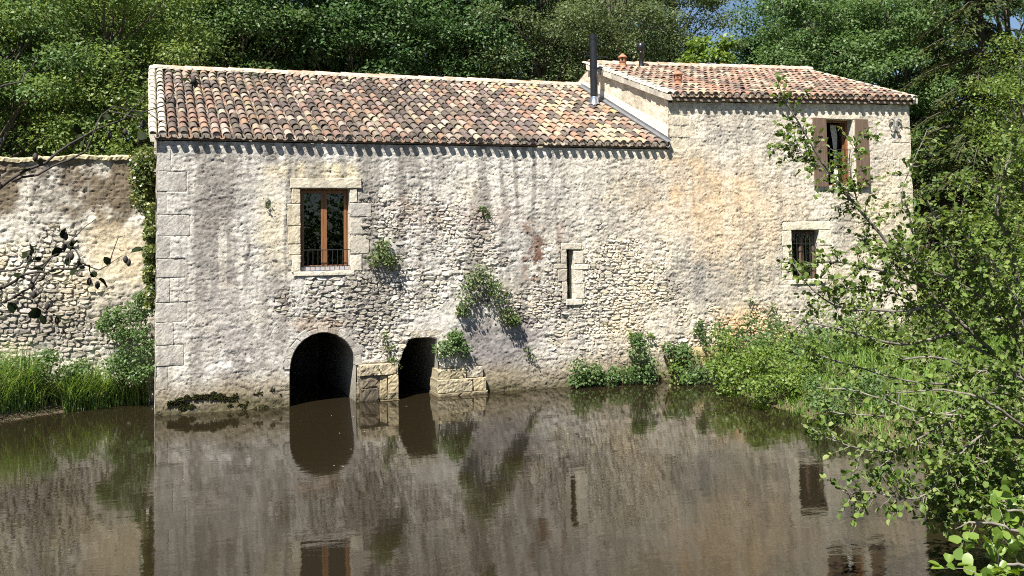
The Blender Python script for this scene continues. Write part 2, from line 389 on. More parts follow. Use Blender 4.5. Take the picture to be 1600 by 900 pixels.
# ------------------------------------------------------------------ the mill: masonry
XR = 20.97
TOPL, TOPR = 6.08, 7.42
def wall_color(x, z):
    x = np.asarray(x, float); z = np.asarray(z, float)
    sh = x.shape
    def C(r, g, b): return np.broadcast_to(np.array([r, g, b]), sh + (3,))
    def mx(c, k, w): return c * (1 - w[..., None]) + np.array(k) * w[..., None]
    c = C(.575, .54, .475).copy()
    c = mx(c, (.44, .41, .365), sst(.46, .60, fbm(x * 1.4, z * 1.2, 11, 5)) * .6)
    c = mx(c, (.40, .375, .34), sst(.52, .60, fbm(x * 4.5, z * 5.5, 13, 4)) * .45)
    c = mx(c, (.62, .57, .475), sst(.52, .68, fbm(x * 1.4, z * 1.4, 23)) * .7)
    c = mx(c, (.60, .50, .34), sst(.56, .72, fbm(x * .6, z * .8, 31)) * .45)
    c = mx(c, (.45, .43, .39), (1 - sst(7.5, 11, x)) * (.25 + .5 * sst(.42, .6, fbm(x * .8, z * .5, 15, 4))))
    # warm right hand part
    c = mx(c, (.60, .51, .38), sst(8.5, 12.5, x) * .45)
    c = mx(c, (.60, .40, .225), blob(x, z, 13.9, 4.95, 1.9, .95, 1) * (.2 + .45 * sst(.35, .6, fbm(x * 3, z * 4, 75, 4))))
    c = mx(c, (.62, .43, .24), blob(x, z, 15.0, 4.2, 2.2, 1.3, 2) * .45)
    c = mx(c, (.58, .36, .17), blob(x, z, 15.2, 1.25, 1.7, .55, 3) * .6)
    c = mx(c, (.6, .48, .26), blob(x, z, 19.6, 4.4, 1.2, 1.2, 4) * .35)
    c = mx(c, (.63, .52, .28), blob(x, z, 3.6, 5.42, 1.1, .25, 5, .4) * .6)
    c = mx(c, (.6, .5, .3), blob(x, z, 2.6, 4.1, .5, 1.2, 6) * .45)
    # rain streaks
    xw = x + .22 * (fbm(x * 1.7, z * 1.1, 43, 4) - .5)
    dr = vn(xw * 7.0, z * .20, 44) * .48 + vn(xw * 16., z * .35, 45) * .32 + fbm(x * 6, z * 2.6, 49, 4) * .2
    drf = sst(.38, .56, fbm(x * 1.3, z * .6, 46, 4)) * (1 - .55 * sst(9, 12, x))
    c = mx(c, (.25, .235, .21), sst(.50, .64, dr) * drf * .78)
    c = mx(c, (.68, .64, .56), sst(.60, .78, 1 - dr) * .35)
    st = fbm(xw * 2.3, z * .42, 41, 3) * .6 + fbm(xw * 6.5, z * .9, 47, 3) * .2 + fbm(x * 4, z * 3, 48, 4) * .2
    reg = .35 + .65 * np.maximum(1 - sst(8.6, 10.5, x), blob(x, z, 14.5, 2.6, 2.4, .8, 7))
    reg = reg * (1 - .6 * blob(x, z, 14.5, 4.8, 2.5, 1.3, 8))
    c = mx(c, (.235, .215, .19), sst(.50, .62, st) * reg * .72)
    c = mx(c, (.22, .205, .185), blob(x, z, 1.5, 5.05, .6, .8, 9) * .6)
    c = mx(c, (.24, .22, .21), blob(x, z, 1.5, 2.1, .7, 1.4, 10) * .5)
    c = mx(c, (.27, .25, .23), blob(x, z, 13.9, 2.5, 1.4, .75, 12) * .55)
    c = mx(c, (.28, .26, .24), blob(x, z, 14.7, 6.5, 1.0, .4, 13) * .5)
    c = mx(c, (.20, .185, .18), blob(x, z, 8.0, 1.1, 1.25, .75, 14) * .85)
    c = mx(c, (.22, .2, .19), blob(x, z, 9.75, 2.0, .4, .35, 15) * .6)
    c = mx(c, (.14, .075, .05), blob(x, z, 9.07, 3.35, .34, .8, 16, .9) * sst(.38, .55, fbm(x * 8, z * 8, 73, 3)) * .95)
    c = mx(c, (.2, .1, .07), blob(x, z, 9.7, 3.7, .15, .4, 17, .9) * .5)
    c = mx(c, (.45, .25, .18), blob(x, z, 6.9, 4.2, 1.3, .6, 18, 1.4) * .12)
    c = mx(c, (.30, .2, .13), blob(x, z, 3.6, 1.85, .8, .22, 19, .7) * .5)
    # damp foot of the wall
    dz = z + (fbm(x * 1.7, z * .5, 61) - .5) * .5
    c = mx(c, (.22, .18, .115), (1 - sst(.35, .95, dz)) * .8)
    c = mx(c, (.085, .075, .038), (1 - sst(.02, .42, dz)) * .85)
    # pale crust spots low on the left
    c = mx(c, (.62, .6, .56), sst(.6, .7, fbm(x * 5, z * 5, 71)) * blob(x, z, 1.2, 1.1, 1.4, .35, 20) * .7)
    return np.clip(c, .01, .9)
def exposure(x, z):
    """where the render has fallen away and the rubble shows"""
    e = .14 + .5 * (fbm(x * .8, z * .9, 101) - .45)
    e = e + .75 * blob(x, z, 4.3, 2.45, 1.9, .75, 31) + .45 * blob(x, z, 6.6, 3.6, 1.8, 1.3, 32)
    e = e + .75 * blob(x, z, 11.3, 2.4, 2.3, 1.3, 33) + .75 * blob(x, z, 15.0, 1.1, 1.9, .8, 34)
    e = e + .5 * blob(x, z, 8.9, 2.0, 1.0, .8, 35) + .35 * blob(x, z, 5.0, 4.6, .9, .8, 36) + .4 * blob(x, z, 5.1, 1.5, .8, .6, 37)
    e = e + .35 * blob(x, z, 10.8, .9, 2, .5, 38) - .25 * blob(x, z, 14.5, 4.9, 3, 1.2, 39) - .4 * blob(x, z, 1.3, 1.6, 1.4, 2.5, 40)
    e = e - .35 * blob(x, z, 8.0, 1.1, 1.2, .8, 41)
    return np.clip(e, 0, 1)

# openings (x,z outlines)
def arch_outline():
    pts = [(2.91, -.6), (2.91, .85)]
    for k in range(1, 13):
        a = math.pi * (1 - k / 13); pts.append((3.68 + .77 * math.cos(a), .85 + .81 * math.sin(a)))
    return pts + [(4.45, .85), (4.42, -.6)]
OPEN = {
    'arch': arch_outline(),
    'race': [(5.44, -.6), (5.46, .75), (5.60, 1.18), (5.72, 1.38), (5.9, 1.43), (6.2, 1.42), (6.40, 1.37), (6.46, .6), (6.42, -.6)],
    'french': [(3.17, 3.08), (3.17, 5.01), (4.32, 5.01), (4.32, 3.08)],
    'slit': [(9.88, 2.2), (9.88, 3.46), (10.09, 3.46), (10.07, 2.2)],
    'upper': [(17.97, 5.13), (17.97, 7.03), (18.92, 7.03), (18.92, 5.13)],
    'lower': [(16.70, 2.5), (16.70, 3.87), (17.62, 3.87), (17.62, 2.5)],
}
def inside(poly, x, z, grow=0.0):
    p = np.array(poly, float)
    if grow:
        c = p.mean(0); p = c + (p - c) * (1 + grow / np.abs(p - c).max(0))
    ins = np.zeros(np.shape(x), bool)
    for i in range(len(p)):
        ax, az = p[i]; bx, bz = p[(i + 1) % len(p)]
        cond = (az > z) != (bz > z)
        ins ^= cond & (x < ax + (z - az) * (bx - ax) / ((bz - az) if bz != az else 1e-9))
    return ins

def rubble_layout(x0, x1, z0, z1, seed, h=(.045, .12), l=(.07, .34), wob=.06):
    r = np.random.default_rng(seed); out = []
    z = z0
    while z < z1:
        hh = r.uniform(*h); x = x0 - r.uniform(0, .2)
        while x < x1:
            ll = l[0] + (l[1] - l[0]) * r.random() ** 1.7 * min(1, .45 + hh / h[1] * .6); cx = x + ll / 2
            zz = z + hh / 2 + (fbm(cx * .45, z * .5, seed) - .5) * wob * 5 + r.normal(0, .014)
            if x0 - .02 < cx - ll / 2 and cx + ll / 2 < x1 + .02:
                out.append((cx, zz, ll / 2 * r.uniform(.84, 1.0), hh / 2 * r.uniform(.7, 1.2), r.random(), r.normal(0, .13)))
            x += ll + .004
        z += hh * .97
    return np.array(out)
def rubble_height(sx, xs, zs, res, seed=1):
    """facetted field of stones on the regular grid: each cell a tilted facet, cut back at its joints.
    returns height (about -1..1) and joint mask (1 in the joint)"""
    r = np.random.default_rng(seed)
    X, Z = np.meshgrid(xs, zs)
    Xw = X + (fbm(X * 7, Z * 7, 61, 3) - .5) * .07; Zw = Z + (fbm(X * 7 + 9, Z * 7, 67, 3) - .5) * .05
    F1 = np.full(X.shape, 9.); F2 = np.full(X.shape, 9.); Hh = np.zeros(X.shape)
    for cx, cz, a, b, q, rot in sx:
        i0 = max(0, int((cx - 2.2 * a - .05 - xs[0]) / res)); i1 = min(len(xs), int((cx + 2.2 * a + .05 - xs[0]) / res) + 2)
        j0 = max(0, int((cz - 2.2 * b - .05 - zs[0]) / res)); j1 = min(len(zs), int((cz + 2.2 * b + .05 - zs[0]) / res) + 2)
        if i1 <= i0 or j1 <= j0: continue
        sl = np.s_[j0:j1, i0:i1]
        dx = Xw[sl] - cx; dz = Zw[sl] - cz - dx * rot
        d = (np.abs(dx / a) ** 2.6 + np.abs(dz / b) ** 2.6) ** (1 / 2.6)
        h = (q - .5) * 1.1 + r.normal(0, .45) * dx / a * .5 + r.normal(.28, .5) * dz / b * .5
        f1 = F1[sl]; f2 = F2[sl]; cl = d < f1
        F2[sl] = np.where(cl, f1, np.minimum(f2, d)); Hh[sl] = np.where(cl, h, Hh[sl]); F1[sl] = np.where(cl, d, f1)
    joint = 1 - sst(.06, .34, F2 - F1)
    return Hh, np.maximum(joint, sst(1.25, 1.5, F1))
def stone_geo(cx, cz, a, b, rot, y_surf, prot, r, k=None):
    """one rubble stone: irregular angular polygon with a tilted, slightly broken face (wall faces -Y)"""
    k = k or int(r.integers(6, 10))
    ang = (np.arange(k) + r.uniform(-.28, .28, k)) / k * 2 * np.pi + r.uniform(0, 1)
    ca, sa = np.cos(ang), np.sin(ang)
    rr = (np.abs(ca) ** 3.6 + np.abs(sa) ** 3.6) ** (-1 / 3.6) * r.uniform(.72, 1.08, k)
    px, pz = ca * rr * a, sa * rr * b
    px, pz = px - pz * rot, pz + px * rot * .5
    tilt, tip = r.normal(0, .12), r.normal(.10, .2)
    v = []
    for f, dy in ((1.03, .05), (1.0, -prot * .55), (.80, -prot)):
        v.append(np.stack([cx + px * f, np.full(k, y_surf + dy) + (tilt * px + tip * pz) * f + r.normal(0, .004, k), cz + pz * f], 1))
    v.append(np.array([[cx + a * r.uniform(-.3, .3), y_surf - prot * 1.0 + r.normal(0, .004), cz + b * r.uniform(-.3, .3)]]))
    v = np.concatenate(v)
    fs = []
    for ring in (0, 1):
        for i in range(k):
            j = (i + 1) % k
            fs.append((ring * k + i, ring * k + j, ring * k + k + j, ring * k + k + i))
    for i in range(k): fs.append((2 * k + i, 2 * k + (i + 1) % k, 3 * k))
    return v, fs

mill = empty('stone_mill', (10.5, 3, 0))
tag(mill, 'old rubble stone watermill with clay tiled roofs standing in the river', 'mill')

# dressed stones: (x0, x1, z0, z1, proud, tint, owner)
DRESSED = []
def dress(x0, x1, z0, z1, proud=.012, tint=(1, 1, 1), owner='quoin', depth=.3, name=None):
    DRESSED.append((x0, x1, z0, z1, proud, tint, owner, depth, name))
# left quoins
z = .55; k = 0
for hh in (.52, .46, .5, .44, .55, .42, .5, .47, .53, .45, .5, .42):
    w = (.27, .62, .34, .7)[k % 4] + rnd.uniform(-.05, .08)
    if z + hh < 6.05: dress(0.0, w, z + .004, z + hh - .004, .012, (.9, .9, .9), 'quoin', .28)
    z += hh; k += 1
# quoins of the raised block, over the low roof
for (z0, z1, w) in ((6.42, 6.75, .36), (6.75, 7.02, .62), (7.02, 7.36, .34), (6.1, 6.42, .6)):
    dress(12.93, 12.93 + w, z0 + .006, z1 - .006, .010, (1.08, 1.06, 1.0), 'quoin', .2)
    if w < .5: dress(12.94 + w, 12.94 + w + .4, z0 + .006, z1 - .006, .008, (1.05, 1.03, .98), 'quoin', .2)
z = .6; k = 0
for hh in (.5, .44, .52, .48, .42, .55, .46, .5, .44, .52, .47, .5, .45, .5):
    w = (.36, .74, .42, .66)[k % 4]
    if z + hh < 7.4: dress(XR - w, XR, z + .008, z + hh - .008, .010, (1.12, 1.1, 1.06), 'quoin', .28)
    z += hh; k += 1
# french window surround
dress(2.93, 4.60, 5.02, 5.25, .022, (1.2, 1.16, 1.04), 'french', .36, 'lintel')
for (z0, z1, x0, t) in ((4.66, 5.01, 2.97, (1.08, 1.0, .82)), (4.14, 4.65, 2.86, (1.08, 1.02, .88)), (3.72, 4.13, 2.88, (1.05, .98, .84)), (3.47, 3.71, 2.9, (1.05, 1.0, .88)), (3.06, 3.46, 2.96, (1.25, 1.22, 1.12))):
    dress(x0, 3.165, z0 + .005, z1 - .005, .014, t, 'french', .34, 'jamb_stone')
for (z0, z1, x1, t) in ((4.68, 5.01, 4.50, (1.15, 1.12, 1.02)), (4.34, 4.67, 4.84, (.98, .97, .98)), (3.93, 4.33, 4.62, (1.0, .98, .94)), (3.46, 3.92, 4.78, (1.0, .97, .92)), (3.06, 3.45, 4.60, (1.18, 1.16, 1.08))):
    dress(4.325, x1, z0 + .005, z1 - .005, .014, t, 'french', .34, 'jamb_stone')
dress(3.0, 4.42, 2.97, 3.075, .03, (1.2, 1.18, 1.1), 'french', .34, 'sill')
# slit window
for (z0, z1, x1, t) in ((3.10, 3.42, 10.34, 1.16), (2.94, 3.09, 10.48, 1.22), (2.58, 2.93, 10.32, 1.2), (2.2, 2.57, 10.36, 1.18)):
    dress(10.085, x1, z0 + .004, z1 - .004, .012, (t, t * .98, t * .92), 'slit', .4, 'jamb_stone')
for (z0, z1, x0, t) in ((3.12, 3.46, 9.72, .95), (2.98, 3.11, 9.52, .92), (2.66, 2.97, 9.63, .86), (2.2, 2.65, 9.74, .95)):
    dress(x0, 9.877, z0 + .004, z1 - .004, .012, (t, t * .97, t * .9), 'slit', .4, 'jamb_stone')
dress(9.74, 10.3, 3.465, 3.62, .012, (1.1, 1.07, 1.0), 'slit', .4, 'lintel')
dress(9.84, 10.28, 2.05, 2.195, .035, (1.28, 1.26, 1.2), 'slit', .4, 'sill')
# lower right window
dress(16.42, 18.0, 3.88, 4.12, .014, (1.28, 1.26, 1.16), 'lower', .3, 'lintel')
for (z0, z1) in ((3.44, 3.87), (2.98, 3.43), (2.5, 2.97)):
    dress(16.42 - rnd.uniform(0, .1), 16.695, z0 + .004, z1 - .004, .012, (1.25, 1.22, 1.14), 'lower', .3, 'jamb_stone')
    dress(17.625, 17.95 + rnd.uniform(0, .1), z0 + .004, z1 - .004, .012, (1.22, 1.2, 1.12), 'lower', .3, 'jamb_stone')
dress(16.6, 17.75, 2.37, 2.495, .03, (1.2, 1.18, 1.1), 'lower', .3, 'sill')
# upper right window
dress(17.7, 19.2, 7.035, 7.26, .008, (1.2, 1.17, 1.08), 'upper', .3, 'lintel')
for (z0, z1) in ((6.56, 7.03), (6.1, 6.55), (5.6, 6.09), (5.13, 5.59)):
    dress(17.62, 17.965, z0 + .004, z1 - .004, .008, (1.18, 1.14, 1.04), 'upper', .3, 'jamb_stone')
    dress(18.925, 19.3, z0 + .004, z1 - .004, .008, (1.22, 1.18, 1.08), 'upper', .3, 'jamb_stone')
dress(17.85, 19.05, 5.02, 5.125, .03, (1.2, 1.18, 1.1), 'upper', .3, 'sill')
# pier and cutwater blocks between and beside the arches
dress(4.50, 5.42, .60, .86, .16, (1.0, .86, .58), 'pier', .5, 'block')
dress(4.52, 4.98, .30, .595, .10, (.5, .42, .3), 'pier', .5, 'block')
dress(4.53, 4.97, -.5, .295, .11, (.42, .36, .26), 'pier', .5, 'block')
dress(4.99, 5.16, .02, .59, .13, (1.1, .93, .58), 'pier', .5, 'block')
dress(5.17, 5.43, .02, .595, .15, (1.1, .95, .6), 'pier', .5, 'block')
dress(4.99, 5.43, -.5, .015, .17, (.9, .75, .45), 'pier', .5, 'block')
dress(6.40, 7.12, .40, .63, .13, (1.12, 1.0, .66), 'pier', .5, 'block')
dress(7.13, 7.56, .40, .66, .11, (1.1, 1.02, .8), 'pier', .5, 'block')
dress(6.38, 7.26, .08, .395, .17, (1.15, 1.03, .7), 'pier', .5, 'block')
dress(7.27, 7.62, .08, .39, .16, (1.1, .96, .62), 'pier', .5, 'block')
dress(6.36, 7.64, -.5, .075, .2, (1.0, .86, .55), 'pier', .5, 'block')
# foot stones where the raised block stands on the bank
for (x0, x1, z0, z1, p) in ((13.3, 14.1, .55, .8, .06), (14.12, 14.9, .52, .78, .08), (12.75, 13.28, .1, .5, .1), (13.3, 14.0, .12, .53, .07), (14.95, 15.7, .5, .74, .06)):
    dress(x0, x1, z0, z1, p, (1.15, 1.02, .72), 'quoin', .3)

def blocked(x, z, m=0.0):
    b = np.zeros(np.shape(x), bool)
    for (x0, x1, z0, z1, *_) in DRESSED:
        b |= (x > x0 - m) & (x < x1 + m) & (z > z0 - m) & (z < z1 + m)
    for p in OPEN.values(): b |= inside(p, x, z, m)
    ax, az = (x - 3.68) / (.90 + m), (z - .85) / (.91 + m)
    b |= (ax ** 2 + az ** 2 < 1) & (z > .8)
    return b

RES = .025
xs = np.arange(0, XR + .001, XR / round(XR / RES)); zs = np.arange(-.6, 7.62, RES)
RX = xs[1] - xs[0]
layout = rubble_layout(0.02, XR - .02, -.5, 7.6, 3)
HM, JT = rubble_height(layout, xs, zs, RES)
WX, WZ = np.meshgrid(xs, zs)
def base_relief(x, z):
    return .05 * (fbm(x * .45, z * .5, 201, 2) - .5) + .003 * (fbm(x * 2.1, z * 2.1, 207, 3) - .5)
EX = exposure(WX, WZ)
REL = base_relief(WX, WZ)
sm = blob(WX, WZ, 14.5, 4.8, 2.8, 1.3, 39)
EX = EX * 1.0
amp = (.004 + .018 * EX ** 1.5) * (1 - .3 * sm)
cover = sst(.42, .62, fbm(WX * 1.3, WZ * 1.5, 231, 4)) * (1 - sst(.35, .6, EX))       # render still on the wall
rough = .003 * (fbm(WX * 8, WZ * 11, 211, 3) - .5) + .003 * (vn(WX * 21, WZ * 27, 215) - .5) + .008 * (vn(WX * 40, WZ * 40, 219) - .5)
crack = (1 - sst(.0, .022, np.abs(fbm(WX * 1.5, WZ * 2.9, 241, 4) - .5))) * sst(.45, .6, fbm(WX * .8, WZ * .8, 243))
Y = -(REL + amp * HM * (1 - .6 * cover) - (.005 + .040 * EX ** 1.4) * JT * (1 - .7 * cover) + rough * (1 - .3 * sm))
ledge = sst(.50, .51, fbm(WX * 1.1, WZ * 2.2, 251, 5)) * .012 + sst(.55, .556, fbm(WX * 2.6, WZ * 5.6, 257, 5)) * .012 + sst(.60, .605, fbm(WX * 4.2, WZ * 10., 259, 4)) * .012   # torn edges of the render coats
soft = .6 + .4 * sst(.3, .6, EX)
spall = sst(.53, .536, fbm(WX * 6.5, WZ * 13., 263, 4)) * .005 + sst(.57, .575, fbm(WX * 10., WZ * 19., 269, 3)) * .005   # small flaked bits
Y = Y - ledge * .6 * soft - spall * (1 - .4 * sm)
Y = Y + .016 * crack * soft
pit = sst(.655, .685, fbm(WX * 4.4, WZ * 8.5, 221, 4)) * (.35 + EX)
Y = Y + .03 * pit * soft
Y = np.where(blocked(WX, WZ), np.maximum(Y, .035), Y)
colw = wall_color(WX, WZ)
fis = np.zeros(WX.shape)                               # thin dark fissures and open joints
for (fx, fz, sd_, wd) in ((2.2, 5.0, 271, .010), (4.0, 8.5, 277, .013), (6.5, 13., 283, .016)):
    q_ = fbm(WX * fx, WZ * fz, sd_, 4)
    fis = np.maximum(fis, (1 - sst(wd * .4, wd, np.abs(q_ - .5))) * sst(.46, .56, fbm(WX * fx * .45, WZ * fz * .4, sd_ + 3, 3)))
Y = np.where(blocked(WX, WZ), Y, Y + .014 * fis)
jt = 1.06 - .30 * JT * (.35 + EX) * (1 - .7 * cover) + .10 * cover - .28 * crack - .3 * pit * (pit < 1)
colw = colw * (1 - .42 * fis)[..., None] * np.clip(jt + .16 * (vn(WX * 9, WZ * 13, 261) - .5), .45, 1.2)[..., None]
nx, nz = len(xs), len(zs)
F = gridfaces(nx, nz)
cx_ = (WX[:-1, :-1] + RX / 2).ravel(); cz_ = (WZ[:-1, :-1] + RES / 2).ravel()
top = np.where(cx_ < 12.93, TOPL, 7.36 + .021 * (cx_ - 12.93))
keep = cz_ < top
for p in OPEN.values(): keep &= ~inside(p, cx_, cz_, .02)
F = F[keep]
wall = link('wall', fastmesh('wall', np.stack([WX.ravel(), Y.ravel(), WZ.ravel()], 1), F, False, colw.reshape(-1, 3)), M['wall'], mill)
wall['label'] = 'weathered rubble front wall with patchy lime render, rain streaks and ochre stains'

# loose-standing rubble stones of the exposed patches
def stones_on(layout, parent, colf, expf, relf, blockf, n_single, y0=0., seed=5, thr=.5, topf=None, mat='stone', near=None):
    r = np.random.default_rng(seed)
    E = expf(layout[:, 0], layout[:, 1]); blk = blockf(layout[:, 0], layout[:, 1])
    ok = (E + r.uniform(-.15, .15, len(E)) > thr) & ~blk
    if topf is not None: ok &= layout[:, 1] + layout[:, 3] < topf(layout[:, 0])
    L = layout[ok]; E = E[ok]
    cols = colf(L[:, 0], L[:, 1])
    size = L[:, 2] * L[:, 3] * (near(L[:, 0]) if near else 1)
    order = np.argsort(-size); single = set(order[:n_single].tolist())
    rest = MB()
    for i, (cx, cz, a, b, q, rot) in enumerate(L):
        ys = y0 - float(relf(cx, cz))
        v, f = stone_geo(cx, cz, a, b, rot, ys, .005 + .024 * E[i] * (.3 + .8 * q), r)
        t = r.uniform(.86, 1.22) * np.array([1, r.uniform(.95, 1.01), r.uniform(.86, 1.0)])
        c = np.clip(cols[i] * t, .02, .85)
        if i in single:
            b_ = MB(); b_.add(v, f, c); b_.build('stone', M[mat], parent)
        else: rest.add(v, f, c)
    if rest.v:
        o = rest.build('small_rubble', M[mat], parent); o['kind'] = 'stuff'
stones_on(layout, wall, wall_color, exposure, base_relief, lambda x, z: blocked(x, z, .03), 240,
          topf=lambda x: np.where(x < 12.93, TOPL - .02, 7.3), near=lambda x: 1 / (1 + .03 * x))

def block_stone(x0, x1, y0, y1, z0, z1, r, b=.014, rough=.008, n=4):
    """dressed block: weathered front face with chipped arrises and slightly wandering edges"""
    m_ = max(3, min(22, int((x1 - x0) / .045) + 2)); k_ = max(3, min(14, int((z1 - z0) / .045) + 2))
    us = np.concatenate([[0], np.linspace(.012 / (x1 - x0), 1 - .012 / (x1 - x0), m_ - 1), [1]]); vs_ = np.concatenate([[0], np.linspace(.012 / (z1 - z0), 1 - .012 / (z1 - z0), k_ - 1), [1]])
    U, Wv = np.meshgrid(us, vs_); X = x0 + (x1 - x0) * U; Z = z0 + (z1 - z0) * Wv; sd = int(r.integers(1, 9999))
    edge = (U == 0) | (U == 1) | (Wv == 0) | (Wv == 1)
    chip = sst(.52, .7, fbm(X * 11, Z * 11, sd, 3)) * np.exp(-np.minimum(np.minimum(U * (x1 - x0), (1 - U) * (x1 - x0)), np.minimum(Wv * (z1 - z0), (1 - Wv) * (z1 - z0))) / .03)
    Yf = y0 + edge * b + chip * b * 1.3 + (fbm(X * 5, Z * 5, sd + 5, 3) - .5) * rough * 3.2 + (vn(X * 30, Z * 30, sd + 9) - .5) * rough * 1.2 + (X - x0) * r.normal(0, .008) + (Z - z0) * r.normal(0, .012)
    X = X + edge * (fbm(X * 9, Z * 9, sd + 13, 3) - .5) * .045 * ((U == 0) | (U == 1)); Z = Z + edge * (fbm(X * 9 + 40, Z * 9, sd + 17, 3) - .5) * .03 * ((Wv == 0) | (Wv == 1))
    v = [tuple(p) for p in np.stack([X.ravel(), Yf.ravel(), Z.ravel()], 1).tolist()]; f = []
    for j in range(k_):
        for i in range(m_):
            a = j * (m_ + 1) + i; f.append((a, a + 1, a + m_ + 2, a + m_ + 1))
    ring = [i for i in range(m_ + 1)] + [j * (m_ + 1) + m_ for j in range(1, k_ + 1)] + [k_ * (m_ + 1) + i for i in range(m_ - 1, -1, -1)] + [j * (m_ + 1) for j in range(k_ - 1, 0, -1)]
    base = len(v)
    for q in ring: v.append((v[q][0], y1, v[q][2]))
    n_ = len(ring)
    for i in range(n_): f.append((ring[i], base + i, base + (i + 1) % n_, ring[(i + 1) % n_]))
    f.append(tuple(base + i for i in range(n_))[::-1])
    return v, f

openings = {k: None for k in OPEN}
def part_empty(name, loc):
    o = empty(name, loc); o.parent = mill; o.matrix_parent_inverse = Matrix.Translation(-Vector(mill.location)); return o
# ---- windows as parts of the mill
win = {}
for k, lab, loc in (('french', 'tall oak framed window with two leaves and a low iron railing', (3.74, .1, 3.08)),
                    ('slit', 'narrow dark slit window with pale stone jambs', (9.97, .1, 2.2)),
                    ('upper', 'upper window standing open behind an iron railing', (18.44, .1, 5.13)),
                    ('lower', 'small barred window half hidden by leaves', (17.16, .1, 2.5))):
    win[k] = part_empty('window', loc); win[k]['label'] = lab
win['pier'] = part_empty('pier', (6, 0, 0)); win['pier']['label'] = 'yellowed cut stone blocks of the piers beside the water openings'
rr_ = np.random.default_rng(77)
for (x0, x1, z0, z1, proud, tint, owner, depth, name) in DRESSED:
    v, f = block_stone(x0, x1, -proud + (.008 if owner == 'quoin' else -.008), depth, z0, z1, rr_, rough=.006 if owner != 'pier' else .02, b=.010 if owner != 'pier' else .03)
    va = np.array(v)
    c = wall_color(va[:, 0], va[:, 2])
    pale = np.array([.49, .46, .40])
    kf = .15 if owner in ('quoin',) else .7
    c = (c * (1 - kf) + pale * kf * (.92 + .16 * rr_.random())) * np.array(tint)
    if owner == 'pier': c = c * np.array([.82, .86, 1.02]) * (.62 + .62 * fbm(va[:, 0] * 4, va[:, 2] * 4, 811, 3))[:, None] * (0.45 + .55 * sst(-.02, .14, va[:, 2] + (fbm(va[:, 0] * 6, va[:, 2] * 6, 5) - .5) * .1))[:, None]
    c = c * (.88 + .24 * fbm(va[:, 0] * 5, va[:, 2] * 5, 305))[:, None]
    m_ = MB(); m_.v = v; m_.f = f; m_.c = [tuple(q) for q in np.clip(c, .02, .88)]
    par = wall if owner == 'quoin' else win[owner]
    m_.build(name or 'quoin_stone', M['wall' if owner == 'quoin' else 'stone'], par)

# ---- arch ring, tunnel linings
arch = part_empty('archway', (3.68, 0, 0)); arch['label'] = 'round headed water arch, pitch dark inside'
race = part_empty('archway', (5.95, 0, 0)); race['label'] = 'narrow flat headed water opening, pitch dark inside'
def lining(outline, depth, par, colf=.8, y_in=-.01):
    m_ = MB(); n_ = len(outline); v = []
    steps = [y_in, .12, .3, .5, depth]
    for s_ in steps:
        for (x, z_) in outline: v.append((x, s_, z_))
    f = []
    for s_ in range(len(steps) - 1):
        for i in range(n_ - 1):
            a = s_ * n_ + i; f.append((a, a + 1, a + n_ + 1, a + n_))
    f.append(tuple((len(steps) - 1) * n_ + i for i in range(n_)))
    va = np.array(v); c = wall_color(va[:, 0], va[:, 2]) * colf * (.75 + .5 * fbm(va[:, 1] * 6, va[:, 2] * 5, 12))[:, None]
    m_.v = v; m_.f = f; m_.c = [tuple(q) for q in c]
    return m_.build('lining', M['wall'], par)
lining(OPEN['arch'], 5.5, arch); lining(OPEN['race'], 5.0, race)
na = 11
for k in range(na):     # voussoirs
    a0 = math.pi * (1 - k / na) - .005; a1 = math.pi * (1 - (k + 1) / na) + .005
    ro = 1.0 + .15 + (.05 if k % 2 else -.02) + rnd.uniform(-.02, .02)
    v = []; vc = []
    segs = 3
    for yy, gr in ((.32, 1.0), (-.002, 1.0), (-.012, .97)):
        for (rad_i, rev) in ((0, 0), (1, 1)):
            for q in range(segs + 1):
                a = a0 + (a1 - a0) * (q / segs if not rev else 1 - q / segs)
                mid = (a0 + a1) / 2; a = mid + (a - mid) * gr
                s_ = (.985 if rad_i == 0 else ro * (1 if gr == 1 else .985))
                s_ = s_ if gr == 1 or rad_i else 1.005
                v.append((3.68 + .77 * s_ * math.cos(a) * (1 if rad_i == 0 else 1.06), yy + rnd.gauss(0, .003), .85 + .81 * s_ * math.sin(a)))
    n_ = 2 * (segs + 1); f = []
    for s_ in range(2):
        for i in range(n_): j = (i + 1) % n_; f.append((s_ * n_ + i, s_ * n_ + j, (s_ + 1) * n_ + j, (s_ + 1) * n_ + i))
    f.append(tuple(2 * n_ + i for i in range(n_)))
    c = wall_color(np.array([v[-1][0]]), np.array([v[-1][2]]))[0] * .8 + np.array([.46, .42, .35]) * .2 * rnd.uniform(.9, 1.1)
    MB().add(v, f, c).build('voussoir', M['wall'], arch)
v, f = block_stone(5.58, 6.5, -.012, .4, 1.415, 1.6, rr_, rough=.012, b=.03); c = np.array([.43, .385, .30])
MB().add(v, f, c).build('lintel', M['stone'], race)

